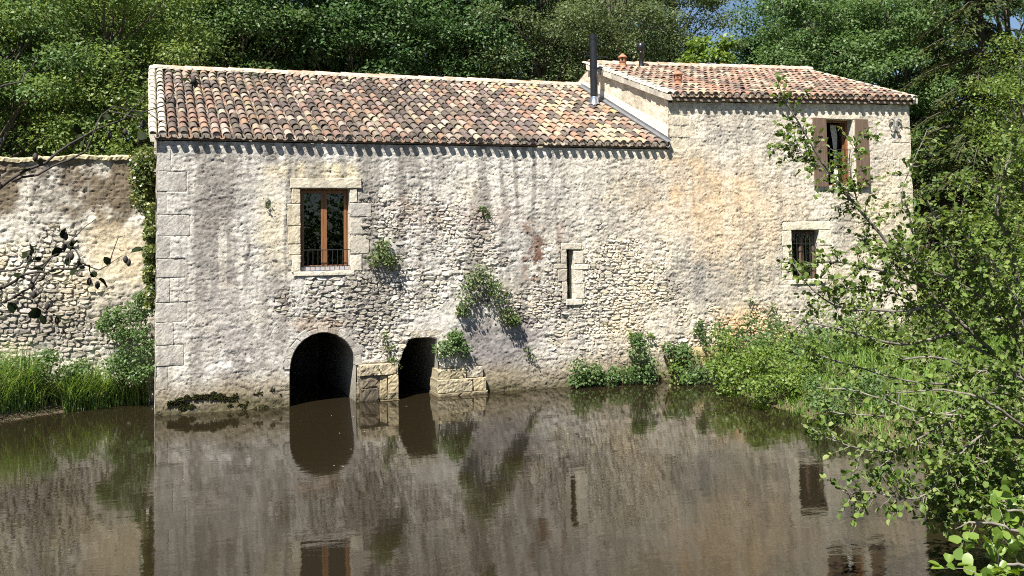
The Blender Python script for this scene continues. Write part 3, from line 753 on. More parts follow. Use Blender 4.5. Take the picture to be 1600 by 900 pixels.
# ---- other walls of the mill (closed volume)
def plain_wall(name, pts, ys_col, par=mill):
    pass
def gable_grid(X, y0, y1, ztop, zbot, flip, seed, name, colmul=(1, 1, 1), res=.09):
    ys = np.arange(y0, y1 + .001, (y1 - y0) / max(2, round((y1 - y0) / res)))
    ts = np.linspace(0, 1, 70)
    YY, TT = np.meshgrid(ys, ts); zb = zbot(YY) if callable(zbot) else zbot
    ZZ = zb + TT * (ztop(YY) - zb)
    XX = X + (1 if flip else -1) * ((fbm(YY * 3, ZZ * 3, seed) - .5) * .03 + (fbm(YY * 12, ZZ * 12, seed + 3) - .5) * .02)
    c = np.array([.52, .475, .40]) * (.8 + .35 * fbm(YY * 1.5, ZZ * 1.2, seed + 7))[..., None] * np.array(colmul)
    c = c * (1 - .25 * sst(.5, .68, fbm(YY * 1.6, ZZ * 1.1, seed + 9)))[..., None]
    return link(name, fastmesh(name, np.stack([XX.ravel(), YY.ravel(), ZZ.ravel()], 1), gridfaces(len(ys), 70), False, c.reshape(-1, 3)), M['wall'], mill)
RIDGE_Y, RIDGE_Z, EAVE_Y, EAVE_Z = 5.78, 8.60, -.115, 6.17
SL = (RIDGE_Z - EAVE_Z) / (RIDGE_Y - EAVE_Y)
def roofA(y): return EAVE_Z + SL * (RIDGE_Y - EAVE_Y - np.abs(np.asarray(y) - RIDGE_Y))
R2Y, R2Z, E2Y, E2Z = 5.05, 9.20, -.17, 7.515
SL2 = (R2Z - E2Z) / (R2Y - E2Y)
def roofB(x, y): return E2Z + .021 * (np.asarray(x) - 12.93) + SL2 * (R2Y - E2Y - np.abs(np.asarray(y) - R2Y))
gable_grid(0.0, 0.0, 11.4, lambda y: roofA(y) - .12, -.6, False, 401, 'side_wall')
gable_grid(12.93, 0.0, 10.1, lambda y: roofB(12.93, y) - .1, lambda y: np.maximum(roofA(y) - .5, 5.4), False, 421, 'gable_wall', (1.38, 1.34, 1.24), .05)
gable_grid(XR, 0.0, 10.1, lambda y: roofB(XR, y) - .1, -.6, True, 441, 'side_wall')
mb = MB(); mb.add([(0, 11.4, -.6), (12.93, 11.4, -.6), (12.93, 11.4, 6.05), (0, 11.4, 6.05)], [(0, 1, 2, 3)], (.45, .4, .33))
mb.add([(12.93, 10.1, -.6), (XR, 10.1, -.6), (XR, 10.1, 7.4), (12.93, 10.1, 7.4)], [(0, 1, 2, 3)], (.45, .4, .33))
mb.build('back_wall', M['wall'], mill)
# inner skin of the front wall keeps the rooms dark; floors
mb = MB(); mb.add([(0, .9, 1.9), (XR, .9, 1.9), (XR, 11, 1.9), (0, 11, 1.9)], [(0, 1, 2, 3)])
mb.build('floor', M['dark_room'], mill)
for k in ('french', 'upper', 'lower', 'slit'):
    o_ = OPEN[k]; xs_ = [p[0] for p in o_]; zs_ = [p[1] for p in o_]
    d_ = .38
    m_ = MB(); x0, x1, z0, z1 = min(xs_), max(xs_), min(zs_), max(zs_)
    for (a, b) in (((x0, z0), (x0, z1)), ((x0, z1), (x1, z1)), ((x1, z1), (x1, z0)), ((x1, z0), (x0, z0))):
        m_.add([(a[0], .0, a[1]), (b[0], .0, b[1]), (b[0], d_ + .25, b[1]), (a[0], d_ + .25, a[1])], [(0, 1, 2, 3)], (.55, .52, .45))
    m_.build('reveal', M['stone'], win[k])
    # a dim room behind each window
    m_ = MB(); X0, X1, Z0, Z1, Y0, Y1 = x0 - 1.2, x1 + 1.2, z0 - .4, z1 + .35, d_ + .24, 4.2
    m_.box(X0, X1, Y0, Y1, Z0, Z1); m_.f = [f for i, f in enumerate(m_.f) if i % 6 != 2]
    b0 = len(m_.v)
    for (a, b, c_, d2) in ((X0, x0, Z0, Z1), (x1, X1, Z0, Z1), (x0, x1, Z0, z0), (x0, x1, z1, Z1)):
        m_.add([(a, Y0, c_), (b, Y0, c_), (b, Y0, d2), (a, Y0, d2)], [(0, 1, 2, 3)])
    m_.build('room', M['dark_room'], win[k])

# ---- joinery
def casement(par, x0, x1, z0, z1, y, leaves=2, fw=.035, sw=.068, wm='wood'):
    m_ = MB(); t = .06
    m_.bevbox(x0, x0 + fw, y, y + t, z0, z1); m_.bevbox(x1 - fw, x1, y, y + t, z0, z1)
    m_.bevbox(x0 + fw, x1 - fw, y, y + t, z1 - fw, z1); m_.bevbox(x0 + fw, x1 - fw, y, y + t, z0, z0 + fw)
    m_.build('frame', M[wm], par)
    w = (x1 - x0 - 2 * fw) / leaves
    for k in range(leaves):
        a = x0 + fw + k * w + .002; b = a + w - .004; m_ = MB(); yy = y - .012
        m_.bevbox(a, a + sw, yy, yy + .05, z0 + fw, z1 - fw); m_.bevbox(b - sw, b, yy, yy + .05, z0 + fw, z1 - fw)
        m_.bevbox(a + sw, b - sw, yy + .002, yy + .05, z1 - fw - sw, z1 - fw); m_.bevbox(a + sw, b - sw, yy + .002, yy + .05, z0 + fw, z0 + fw + sw * .7)
        m_.build('sash', M[wm], par)
        MB().box(a + sw - .005, b - sw + .005, yy + .022, yy + .027, z0 + fw + sw, z1 - fw - sw + .005).build('pane', M['glass'], par)
def railing(par, x0, x1, z0, z1, y, n, r=.008):
    m_ = MB(); m_.tube([(x0, y, z1), (x1, y, z1)], r * 1.3, 6); m_.tube([(x0, y, z0), (x1, y, z0)], r * 1.1, 6)
    for k in range(n):
        x = x0 + (x1 - x0) * (k + .5) / n; m_.tube([(x, y, z0 - .02), (x, y, z1)], r, 5)
    m_.build('railing', M['iron'], par)
casement(win['french'], 3.17, 4.32, 3.13, 5.01, .21)
railing(win['french'], 3.17, 4.32, 3.19, 3.57, .045, 10)
m_ = MB(); m_.box(3.172, 4.318, .10, .195, 3.075, 3.19); m_.build('threshold', simple('grey_stone_threshold', (.34, .32, .33), .8), win['french'])
# upper window: right leaf folded inward, frame, railing
m_ = MB(); x0, x1, z0, z1, y = 17.97, 18.92, 5.13, 7.03, .25
for a in ((x0, x0 + .06, z0, z1), (x1 - .07, x1, z0, z1), (x0 + .06, x1 - .07, z1 - .06, z1), (x0 + .06, x1 - .07, z0, z0 + .05)):
    m_.bevbox(a[0], a[1], y, y + .07, a[2], a[3])
m_.build('frame', M['wood'], win['upper'])
m_ = MB()
for a in ((y + .08, y + .16, z0 + .06, z1 - .07), (y + .42, y + .50, z0 + .06, z1 - .07), (y + .16, y + .42, z1 - .15, z1 - .07), (y + .16, y + .42, z0 + .06, z0 + .16)):
    m_.box(x1 - .12, x1 - .075, a[0], a[1], a[2], a[3])
m_.build('sash', M['wood'], win['upper'])
MB().box(x1 - .10, x1 - .095, y + .155, y + .425, z0 + .155, z1 - .145).build('pane', M['glass'], win['upper'])
railing(win['upper'], x0, x1, 5.22, 6.17, .12, 7)
# white curtain inside the upper window
nu, nv = 24, 16
v = []
for j in range(nv + 1):
    t = j / nv
    for i in range(nu + 1):
        u = i / nu
        wid = .62 - .34 * (1 - abs(t - .0)) * 0 - .25 * math.sin(math.pi * min(1, t * 1.05)) * .6
        x = float(on_y(1316, 230, .62)[0]) - wid * (1 - u) * .62
        v.append((x, .62 + .03 * math.sin(u * 22 + t * 2), 5.2 + 1.75 * t))
f = [(j * (nu + 1) + i, j * (nu + 1) + i + 1, (j + 1) * (nu + 1) + i + 1, (j + 1) * (nu + 1) + i) for j in range(nv) for i in range(nu)]
cu = MB().add(v, f).build('curtain', M['cloth'], None, True)
tag(cu, 'white curtain hanging inside the open upper window', 'curtain')
# lower window
casement(win['lower'], 16.70, 17.62, 2.5, 3.87, .22, 2, wm='shutter')
m_ = MB()
for k in range(6):
    x = 16.70 + .92 * (k + .6) / 6.2; m_.tube([(x, .10, 2.45), (x, .10, 3.9)], .012, 6)
for zz in (2.95, 3.5): m_.tube([(16.69, .10, zz), (17.63, .10, zz)], .01, 6)
m_.build('bars', M['iron'], win['lower'])
m_ = MB(); m_.box(9.88, 10.09, .33, .36, 2.2, 3.46); m_.build('pane', M['glass'], win['slit'])
# shutters folded back on the wall
def shutter(x0, x1):
    s_ = part_empty('shutter', ((x0 + x1) / 2, -.03, 5.09))
    s_['label'] = 'weathered brown plank shutter'
    n_ = 4; w = (x1 - x0) / n_
    for k in range(n_):
        MB().bevbox(x0 + k * w + .003, x0 + (k + 1) * w - .003, -.085 + rnd.uniform(-.003, .003), -.045, 5.09, 7.05, .005).build('plank', M['shutter'], s_)
    m_ = MB()
    for zz in (5.35, 6.68): m_.bevbox(x0 + .01, x1 - .01, -.045, -.028, zz, zz + .10)
    m_.build('batten', M['shutter'], s_)
    m_ = MB()
    for zz in (5.55, 6.5): m_.box(x0 + .14, x1 - .16, -.097, -.0865, zz, zz + .03)
    m_.build('strap_hinge', M['iron'], s_)
shutter(17.49, 17.95); shutter(18.95, 19.40)
# scrolled iron wall anchor
m_ = MB()
for s_ in (-1, 1):
    pts = []
    for k in range(9): a = math.pi * (1.15 - k / 8 * 1.2); pts.append((20.39 + s_ * (.13 + .085 * math.cos(a) * -1), -.06, 7.0 + .085 * math.sin(a)))
    pts = pts[::-1] if False else pts
    pts += [(20.39 + s_ * .05, -.06, 6.88), (20.39 + s_ * .05, -.06, 6.78)]
    for k in range(1, 8): a = math.pi + k / 7 * math.pi * .9; pts.append((20.39 + s_ * (.05 + .06 + .06 * math.cos(a)), -.06, 6.78 + .07 * math.sin(a)))
    m_.tube(pts, .026, 6)
m_.tube([(20.30, -.065, 6.86), (20.48, -.065, 6.86)], .02, 6); m_.tube([(20.39, -.06, 6.86), (20.39, .1, 6.86)], .025, 6)
m_.build('wall_anchor', simple('grey_painted_iron', (.3, .29, .28), .6, .3, 30, (.18, .17, .16)), mill)

# ------------------------------------------------------------------ roofs of canal tiles
PAL = [((.43, .36, .28), 5), ((.51, .44, .345), 4), ((.13, .108, .095), 10), ((.19, .155, .133), 11), ((.40, .255, .19), 5), ((.38, .235, .17), 2.2),
       ((.33, .215, .165), 5), ((.44, .36, .23), 1.0), ((.10, .08, .07), 3), ((.42, .33, .28), 4), ((.26, .21, .17), 4)]
PAL2 = [((.5, .40, .29), 6), ((.40, .25, .18), 6), ((.44, .25, .17), 5), ((.36, .25, .2), 5), ((.22, .17, .14), 3), ((.56, .46, .34), 5), ((.16, .12, .1), 2)]
def pick(pal, r, warm=0):
    w = np.array([p[1] for p in pal], float); w /= w.sum()
    c = np.array(pal[r.choice(len(pal), p=w)][0]) * r.uniform(.72, 1.05)
    c = (c * .82 + np.array([.25, .205, .175]) * .18) * .84
    return np.clip(c * np.array([1, r.uniform(.95, 1.04), r.uniform(.9, 1.05)]), .03, .8)
def tile_geo(L=.5, w0=.098, w1=.082, h0=.085, h1=.072, th=.014, n=7):
    """half-round cover tile along +Y, wide end at y=0"""
    v = []; f = []
    for (y, w, h) in ((0, w0, h0), (L * .5, (w0 + w1) / 2, (h0 + h1) / 2), (L, w1, h1)):
        for k in range(n + 1):
            a = math.pi * k / n; v.append((-w * math.cos(a), y, h * math.sin(a)))
    for s_ in range(2):
        for k in range(n):
            a = s_ * (n + 1) + k; f.append((a, a + 1, a + n + 2, a + n + 1))
    b = len(v)
    for y in (0, .12):
        for k in range(n + 1):
            a = math.pi * k / n; v.append((-(w0 - th) * math.cos(a), y, (h0 - th) * math.sin(a)))
    for k in range(n):
        f.append((k, b + k, b + k + 1, k + 1)); f.append((b + k, b + n + 1 + k, b + n + 2 + k, b + k + 1))
    return np.array(v), f
TV, TF = tile_geo()
tile_me = bpy.data.meshes.new('clay_tile'); tile_me.from_pydata(TV.tolist(), [], TF)
tile_me.polygons.foreach_set('use_smooth', [True] * len(tile_me.polygons)); tile_me.materials.append(M['tile'])
try:
    tile_me.set_sharp_from_angle(angle=math.radians(45))
except Exception: pass
def frame_on(slope, x, y, z, yaw, pitch, roll):
    R = Matrix.Rotation(slope + pitch, 4, 'X')
    return Matrix.Translation((x, y, z)) @ R @ Matrix.Rotation(yaw, 4, 'Z') @ Matrix.Rotation(roll, 4, 'Y')
def build_roof(name, x0, x1, ncol, nrow, zfun, ey, ry, pal, n_single, seed, lab, verge_left=True, verge_right=False, warmx=None):
    r = np.random.default_rng(seed)
    sl = math.atan2(zfun((x0 + x1) / 2, ry) - zfun((x0 + x1) / 2, ey), ry - ey)
    length = (ry - ey) / math.cos(sl); e = length / nrow; pitch = (x1 - x0) / ncol
    # roof deck: front and back slopes, with battens' thickness
    by = 2 * ry - ey; m_ = MB(); off = .055
    xa, xb = x0 - .02, x1 + .02
    P = lambda x, y, d: (x, y, float(zfun(x, y)) - d)
    yf = ey + .13
    vs = [P(xa, yf, off), P(xb, yf, off), P(xb, ry, off), P(xa, ry, off), P(xa, by, off), P(xb, by, off),
          P(xa, yf, off + .07), P(xb, yf, off + .07), P(xb, ry, off + .07), P(xa, ry, off + .07), P(xa, by, off + .07), P(xb, by, off + .07)]
    m_.add(vs, [(0, 1, 2, 3), (3, 2, 5, 4), (7, 6, 9, 8), (8, 9, 10, 11), (0, 6, 7, 1), (1, 7, 8, 2), (2, 8, 11, 5), (3, 9, 6, 0), (4, 10, 9, 3), (5, 11, 10, 4)])
    roof = m_.build(name, M['board'], mill); roof['label'] = lab
    # channel tiles (concave) under the covers, front slope; joined
    ch = MB(); n = 6
    for c in range(ncol + 1):
        xc = x0 + c * pitch
        for j in range(nrow):
            s0 = j * e - (.045 if j == 0 else .03); s1 = (j + 1) * e + .02
            col = pick(pal, r) * .8
            w0, w1 = (.072 if j == 0 else .088), .1
            vv = []
            for (s_, w, dz) in ((s0, w0, 0.004), (s1, w1, -.012)):
                yy = ey + s_ * math.cos(sl); zz = float(zfun(xc, ey)) + s_ * math.sin(sl)
                for th in (0, .013):
                    for k in range(n + 1):
                        a = math.pi * k / n; vv.append((xc - (w - th * .6) * math.cos(a), yy, zz + .03 - (.078 - th) * math.sin(a) + dz))
            ff = []
            for k in range(n):
                ff.append((k, 2 * (n + 1) + k, 2 * (n + 1) + k + 1, k + 1))           # outer (below)
                ff.append(((n + 1) + k, (n + 1) + k + 1, 3 * (n + 1) + k + 1, 3 * (n + 1) + k))
                ff.append((k, k + 1, (n + 1) + k + 1, (n + 1) + k))
            ch.add(vv, ff, col)
    o = ch.build('channel_tile', M['tile_attr'], roof, True); o['kind'] = 'stuff'
    # cover tiles
    T = []
    for c in range(ncol):
        xc = x0 + (c + .5) * pitch; cdx = r.normal(0, .004)
        for j in range(nrow):
            s_ = j * e + r.normal(0, .022) + (.025 if j == 0 else 0)
            if j == nrow - 1: s_ = min(s_, length - .46)
            y = ey + s_ * math.cos(sl); z = float(zfun(xc, ey)) + s_ * math.sin(sl)
            mat = frame_on(sl, xc + cdx + r.normal(0, .005), y, z + .028 + .014 + r.normal(0, .004), r.normal(0, .035), -.058 + r.normal(0, .014), r.normal(0, .07))
            col = pick(pal, r) * (.66 + .5 * float(fbm(np.array(xc * .7), np.array(s_ * .8), 881)))
            if warmx is not None and xc > warmx and r.random() < .55: col = pick([((.46, .27, .18), 4), ((.52, .43, .29), 4), ((.5, .41, .32), 4), ((.47, .39, .2), .7)], r)
            if verge_left and c == 0: col = np.array([.52, .47, .38]) * r.uniform(.8, 1.1)
            d = np.linalg.norm(np.array([xc, y, z]) - CAM)
            T.append((d, mat, col))
    T.sort(key=lambda t: t[0])
    rest = MB()
    for i, (d, mat, col) in enumerate(T):
        if i < n_single:
            o = bpy.data.objects.new('tile', tile_me); COL.objects.link(o); o.parent = roof
            o.matrix_world = mat; o.color = (*col, 1)
        else:
            a = np.array(mat); vv = TV @ a[:3, :3].T + a[:3, 3]
            rest.add(vv, TF, col)
    if rest.v:
        o = rest.build('far_tile', M['tile_attr'], roof, True); o['kind'] = 'stuff'
        try: o.data.set_sharp_from_angle(angle=math.radians(45))
        except Exception: pass
    # back slope: simple ribbed sheet, never seen from the river
    m_ = MB()
    for c in range(ncol * 2 + 1):
        pass
    pl = MB()
    for c in range(ncol):
        xc = x0 + (c + .5) * pitch; zz = float(zfun(xc, ey)) + .03; n6 = 6
        vv = [(xc - .082 * math.cos(math.pi * q / n6), ey + .03 + r.normal(0, .004), zz + .074 * math.sin(math.pi * q / n6)) for q in range(n6 + 1)]
        vv += [(xc + .09, ey + .04, zz - .05), (xc - .09, ey + .04, zz - .05)]
        pl.add(vv, [tuple(range(len(vv)))], np.array([.36, .31, .25]) * r.uniform(.7, 1.1))
    pl.build('eave_bedding', M['stone'], roof)
    # ridge tiles
    k = 0; x = x0 - .06
    while x < x1 + .02:
        Lr = .40 * r.uniform(.93, 1.07)
        vv, ff = tile_geo(.46, .125, .105, .115, .10, .016, 7)
        vv = np.stack([vv[:, 1], -vv[:, 0], vv[:, 2]], 1)
        col = np.array([.56, .44, .33]) * r.uniform(.85, 1.1) if r.random() < .6 else np.array([.48, .29, .21]) * r.uniform(.9, 1.1)
        zz = float(zfun(x, ry))
        vv = vv + np.array([x, ry + r.normal(0, .008), zz + .06 + r.normal(0, .006)])
        o = MB().add(vv, ff, col).build('ridge_tile', M['tile_attr'], roof, True)
        x += Lr; k += 1
    # lime bedding under the ridge
    m_ = MB(); xsr = np.arange(x0 - .04, x1 + .03, .07); vv = []
    for xx in xsr:
        for dy, dz in ((-.17, .03), (-.14, .085), (0, .12), (.14, .085)):
            vv.append((xx, ry + dy + r.normal(0, .012), float(zfun(xx, ry)) + dz + r.normal(0, .01)))
    ff = [(i * 4 + k, (i + 1) * 4 + k, (i + 1) * 4 + k + 1, i * 4 + k + 1) for i in range(len(xsr) - 1) for k in range(3)]
    m_.add(vv, ff, (.42, .36, .28)); m_.build('ridge_bedding', M['stone'], roof)
    # verges: a file of pale tiles stacked on their edges and a lime fillet
    for side, on in ((-1, verge_left), (1, verge_right)):
        if not on: continue
        xe = x0 - .085 if side < 0 else x1 + .06
        for j in range(nrow + 1):
            s_ = j * e * .97
            y = ey + s_ * math.cos(sl); z = float(zfun(xe, ey)) + s_ * math.sin(sl)
            a = np.array(frame_on(sl, xe, y, z + .03, r.normal(0, .02), -.03, side * -.35 + r.normal(0, .03)))
            vv = TV @ a[:3, :3].T + a[:3, 3]
            MB().add(vv, TF, np.array([.56, .50, .40]) * r.uniform(.82, 1.12)).build('verge_tile', M['tile_attr'], roof, True)
        m_ = MB()
        for j in range(int(nrow * 1.6)):
            s0 = j * length / int(nrow * 1.6); s1 = s0 + length / int(nrow * 1.6) - .02
            q = []
            for s_ in (s0, s1):
                y = ey + s_ * math.cos(sl); z = float(zfun(xe, ey)) + s_ * math.sin(sl)
                jx = r.normal(0, .012)
                q += [(xe + side * (.085 + jx), y, z + .03), (xe + side * (.075 + jx), y, z - .13), (xe - side * .07, y, z - .13), (xe - side * .07, y, z + .03)]
            m_.add(q, [(0, 1, 5, 4), (1, 2, 6, 5), (3, 0, 4, 7), (0, 3, 2, 1), (4, 5, 6, 7)], np.array([.6, .55, .46]) * r.uniform(.75, 1.1))
        m_.build('verge_fillet', M['stone'], roof)
    return roof
roof_low = build_roof('roof', 0.0, 12.80, 55, 15, lambda x, y: roofA(y), EAVE_Y, RIDGE_Y, PAL, 225, 51,
                      'long low roof of mottled cream, brown and pink canal tiles', True, False, 9.5)
roof_high = build_roof('roof', 12.98, 20.98, 34, 13, roofB, E2Y, R2Y, PAL2, 70, 61,
                       'higher roof of reddish canal tiles on the raised block', True, True)
# eave boards of the raised block, and its plastered frieze
m_ = MB()
for k in range(5):
    xa = 12.9 + k * 1.64; z_ = 7.36 + .021 * (xa - 12.93)
    m_.box(xa, xa + 1.625, -.12, .05, z_ + .03, z_ + .085)
m_.build('eave_board', M['board'], roof_high)
# zinc flashing between low roof and gable
m_ = MB(); n_ = 24
for k in range(n_):
    y0, y1 = -.16 + (5.8 / n_) * k, -.16 + (5.8 / n_) * (k + 1)
    za, zb = float(roofA(y0)) + .115, float(roofA(y1)) + .115
    m_.add([(12.79, y0, za), (12.79, y1, zb), (12.895, y1, zb + .02), (12.895, y0, za + .02), (12.895, y1, zb + .07), (12.895, y0, za + .07), (12.79, y0, za - .09), (12.79, y1, zb - .09)],
           [(0, 3, 2, 1), (3, 5, 4, 2), (6, 0, 1, 7)])
m_.build('flashing', M['zinc'], roof_low)
# white lime band along the foot of the gable
m_ = MB()
m_.add([(12.888, -.02, float(roofA(-.02)) + .2), (12.888, 5.5, float(roofA(5.5)) + .2), (12.888, 5.3, float(roofA(5.3)) + .33), (12.888, 2.6, float(roofA(2.6)) + .42), (12.888, -.02, float(roofA(-.02)) + .52)], [(0, 1, 2, 3, 4)], (.66, .64, .59))
m_.build('lime_band', M['stone'], roof_low)
# flue pipe
def lathe(m_, cx, cy, prof, n=20):
    v = []; f = []
    for (r_, z_) in prof:
        for k in range(n): a = 2 * math.pi * k / n; v.append((cx + r_ * math.cos(a), cy + r_ * math.sin(a), z_))
    for i in range(len(prof) - 1):
        for k in range(n): k2 = (k + 1) % n; f.append((i * n + k, i * n + k2, (i + 1) * n + k2, (i + 1) * n + k))
    f.append(tuple((len(prof) - 1) * n + k for k in range(n)))
    return m_.add(v, f)
px_, py_ = 12.42, 3.62; zr = float(roofA(py_))
fl = lathe(MB(), px_, py_, [(.112, zr + .12), (.112, zr + .30), (.118, zr + .30), (.118, zr + .34), (.112, zr + .34), (.112, zr + 1.15), (.118, zr + 1.15), (.118, zr + 1.19), (.112, zr + 1.19), (.112, 9.72), (.12, 9.72), (.125, 9.87), (.1, 9.87), (.1, 9.6)]).build('flue_pipe', M['flue'], mill, True)
try: fl.data.set_sharp_from_angle(angle=math.radians(40))
except Exception: pass
lathe(MB(), px_, py_, [(.20, zr + .02), (.128, zr + .12), (.126, zr + .26), (.124, zr + .27)]).build('collar', M['steel'], fl, True)
m_ = MB()
m_.box(px_ + .1, 12.9, py_ - .01, py_ + .01, 9.2, 9.23); m_.build('bracket', M['iron'], fl)
# rolled lead at the top of the gable, seen beside the flue
m_ = MB(); m_.tube([(12.80, 4.15, float(roofB(12.93, 4.15)) - .02), (12.80, 4.55, float(roofB(12.93, 4.55)) + .02)], .085, 8); m_.build('ridge_roll', M['flue'], roof_high)
# small vent with a ball cowl
vx, vy = 14.55, 4.62; zr = float(roofB(vx, vy)) + .06
vp = lathe(MB(), vx, vy, [(.12, zr - .05), (.075, zr + .08), (.07, zr + .42), (.085, zr + .43), (.085, zr + .47), (.07, zr + .48), (.075, zr + .5), (.12, zr + .55), (.135, zr + .64), (.12, zr + .73), (.06, zr + .78), (.0, zr + .79)], 16).build('vent_pipe', M['flue'], mill, True)
# terracotta lantern vents
for (vx, vy) in ((13.86, 4.55), (13.92, 1.2)):
    zr = float(roofB(vx, vy)) + .05
    lv = lathe(MB(), vx, vy, [(.15, zr - .05), (.105, zr + .05), (.10, zr + .15), (.125, zr + .155), (.125, zr + .175), (.07, zr + .18)], 14).build('lantern_vent', M['terracotta'], mill)
    m_ = MB()
    for k in range(6):
        a = 2 * math.pi * (k + .5) / 6; x, y = vx + .095 * math.cos(a), vy + .095 * math.sin(a)
        m_.tube([(x, y, zr + .17), (x, y, zr + .30)], .022, 5)
    m_.build('post', M['terracotta'], lv)
    lathe(MB(), vx, vy, [(.06, zr + .295), (.15, zr + .295), (.15, zr + .32), (.06, zr + .39), (.05, zr + .42), (.0, zr + .43)], 14).build('cap', M['terracotta'], lv)
# moss cushions at the water line
m_ = MB(); r = np.random.default_rng(15)
for k in range(2600):
    x = r.uniform(.2, 2.8); z_ = r.uniform(.0, .45)
    band = math.exp(-((z_ - .33 + .04 * math.sin(x * 5)) / .07) ** 2) * (.9 if .25 < x < 1.5 and not .72 < x < .8 else .25)
    dn = float(fbm(np.array(x * 3.1), np.array(z_ * 6.), 55)) * .7 + .38 * band + .06 * (z_ < .2)
    if dn < .49: continue
    a, b = r.uniform(.010, .028), r.uniform(.008, .018)
    v, f = stone_geo(x, z_, a, b, r.normal(0, .2), -.008, r.uniform(.008, .03) * (1 + band), r, 6); m_.add(v, f)
o = m_.build('moss', M['moss'], wall, True); o['kind'] = 'stuff'

# ------------------------------------------------------------------ garden wall to the left
gw = empty('garden_wall', (-4, 2.2, 0)); tag(gw, 'tall rubble garden wall with brown stained top, left of the mill', 'wall')
GY0 = 2.25
def gcol(x, z):
    x = np.asarray(x, float); z = np.asarray(z, float)
    def mx(c, k, w): return c * (1 - w[..., None]) + np.array(k) * w[..., None]
    c = np.broadcast_to(np.array([.55, .515, .44]), x.shape + (3,)).copy()
    c = mx(c, (.58, .5, .36), sst(.45, .65, fbm(x * .9, z * .9, 511)) * .7)
    hb = z + (fbm(x * .8, z * .5, 517) - .5) * 1.6
    c = mx(c, (.115, .085, .05), sst(4.0, 4.6, hb) * (1 - sst(5.76, 5.9, z)) * .9 * sst(.25, .5, fbm(x * 2.5, z * 1.8, 523)))
    c = mx(c, (.60, .50, .34), blob(x, z, -.9, 3.6, .75, .7, 51) * .75)
    c = mx(c, (.22, .2, .185), blob(x, z, -2.2, 2.0, 2.2, .75, 52) * .7)
    c = mx(c, (.2, .18, .16), sst(.55, .68, fbm(x * 3, z * .4, 531)) * .4)
    c = mx(c, (.55, .5, .3), sst(5.72, 5.86, z) * .7)
    return c
def gexp(x, z):
    return np.clip(.12 + .8 * (fbm(x * .7, z * .8, 541) - .45) + .6 * blob(x, z, -2.6, 3.2, 1.9, 1.3, 53) + .5 * blob(x, z, -2.4, 1.8, 2.4, .9, 54) - .6 * blob(x, z, -.9, 3.5, .7, .7, 55) + .2 * blob(x, z, -2.6, 5.4, 2, .4, 56), 0, 1)
def grel(x, z): return .09 * (fbm(x * .6, z * .6, 551, 3) - .5) + .05 * (fbm(x * 2.2, z * 2.2, 557, 3) - .5)
gl = rubble_layout(-6.5, -.02, -.2, 5.82, 9, (.06, .14), (.09, .36), .08)
gxs = np.arange(-6.5, 0.0, .028); gzs = np.arange(-.3, 5.86, .028)
GWX, GWZ = np.meshgrid(gxs, gzs); GH, GJ = rubble_height(gl, gxs, gzs, gxs[1] - gxs[0], 2); GE = gexp(GWX, GWZ)
GYY = GY0 - (grel(GWX, GWZ) + (.01 + .03 * GE) * GH - (.008 + .05 * GE) * GJ + .022 * (fbm(GWX * 7, GWZ * 8, 561, 4) - .5) + .015 * (vn(GWX * 26, GWZ * 26, 567) - .5)) + .05 * sst(.64, .74, fbm(GWX * 3, GWZ * 4, 571, 3)) * GE
topn = (fbm(gxs * .9, gxs * 0, 581) - .5) * .22
GWZ2 = GWZ + np.where(GWZ > 5.2, (GWZ - 5.2) / .65, 0) * topn[None, :]
gc = gcol(GWX, GWZ) * np.clip(1.06 - .35 * GJ * (.3 + GE) + .2 * (vn(GWX * 9, GWZ * 12, 591) - .5), .45, 1.2)[..., None]
gmesh = link('wall_face', fastmesh('wall_face', np.stack([GWX.ravel(), GYY.ravel(), GWZ2.ravel()], 1), gridfaces(len(gxs), len(gzs)), False, gc.reshape(-1, 3)), M['wall'], gw)
stones_on(gl, gmesh, gcol, gexp, grel, lambda x, z: (x > -.05), 120, GY0, 19, .5, lambda x: 5.7 + 0 * x)
m_ = MB(); vv = []
for i, x in enumerate(gxs[::2]):
    zt = 5.84 + topn[::2][i]
    for (dy, dz) in ((-.05, -.07), (-.06, 0), (.06, .045), (.3, .05), (.5, -.02), (.5, -5.8)):
        vv.append((x, GY0 + dy + rnd.gauss(0, .01), zt + dz + (rnd.gauss(0, .01) if dz > -1 else 0)))
n_ = len(gxs[::2]); ff = [(i * 6 + k, (i + 1) * 6 + k, (i + 1) * 6 + k + 1, i * 6 + k + 1) for i in range(n_ - 1) for k in range(5)]
m_.add(vv, ff, (.46, .40, .25)); m_.build('coping', M['stone'], gw)

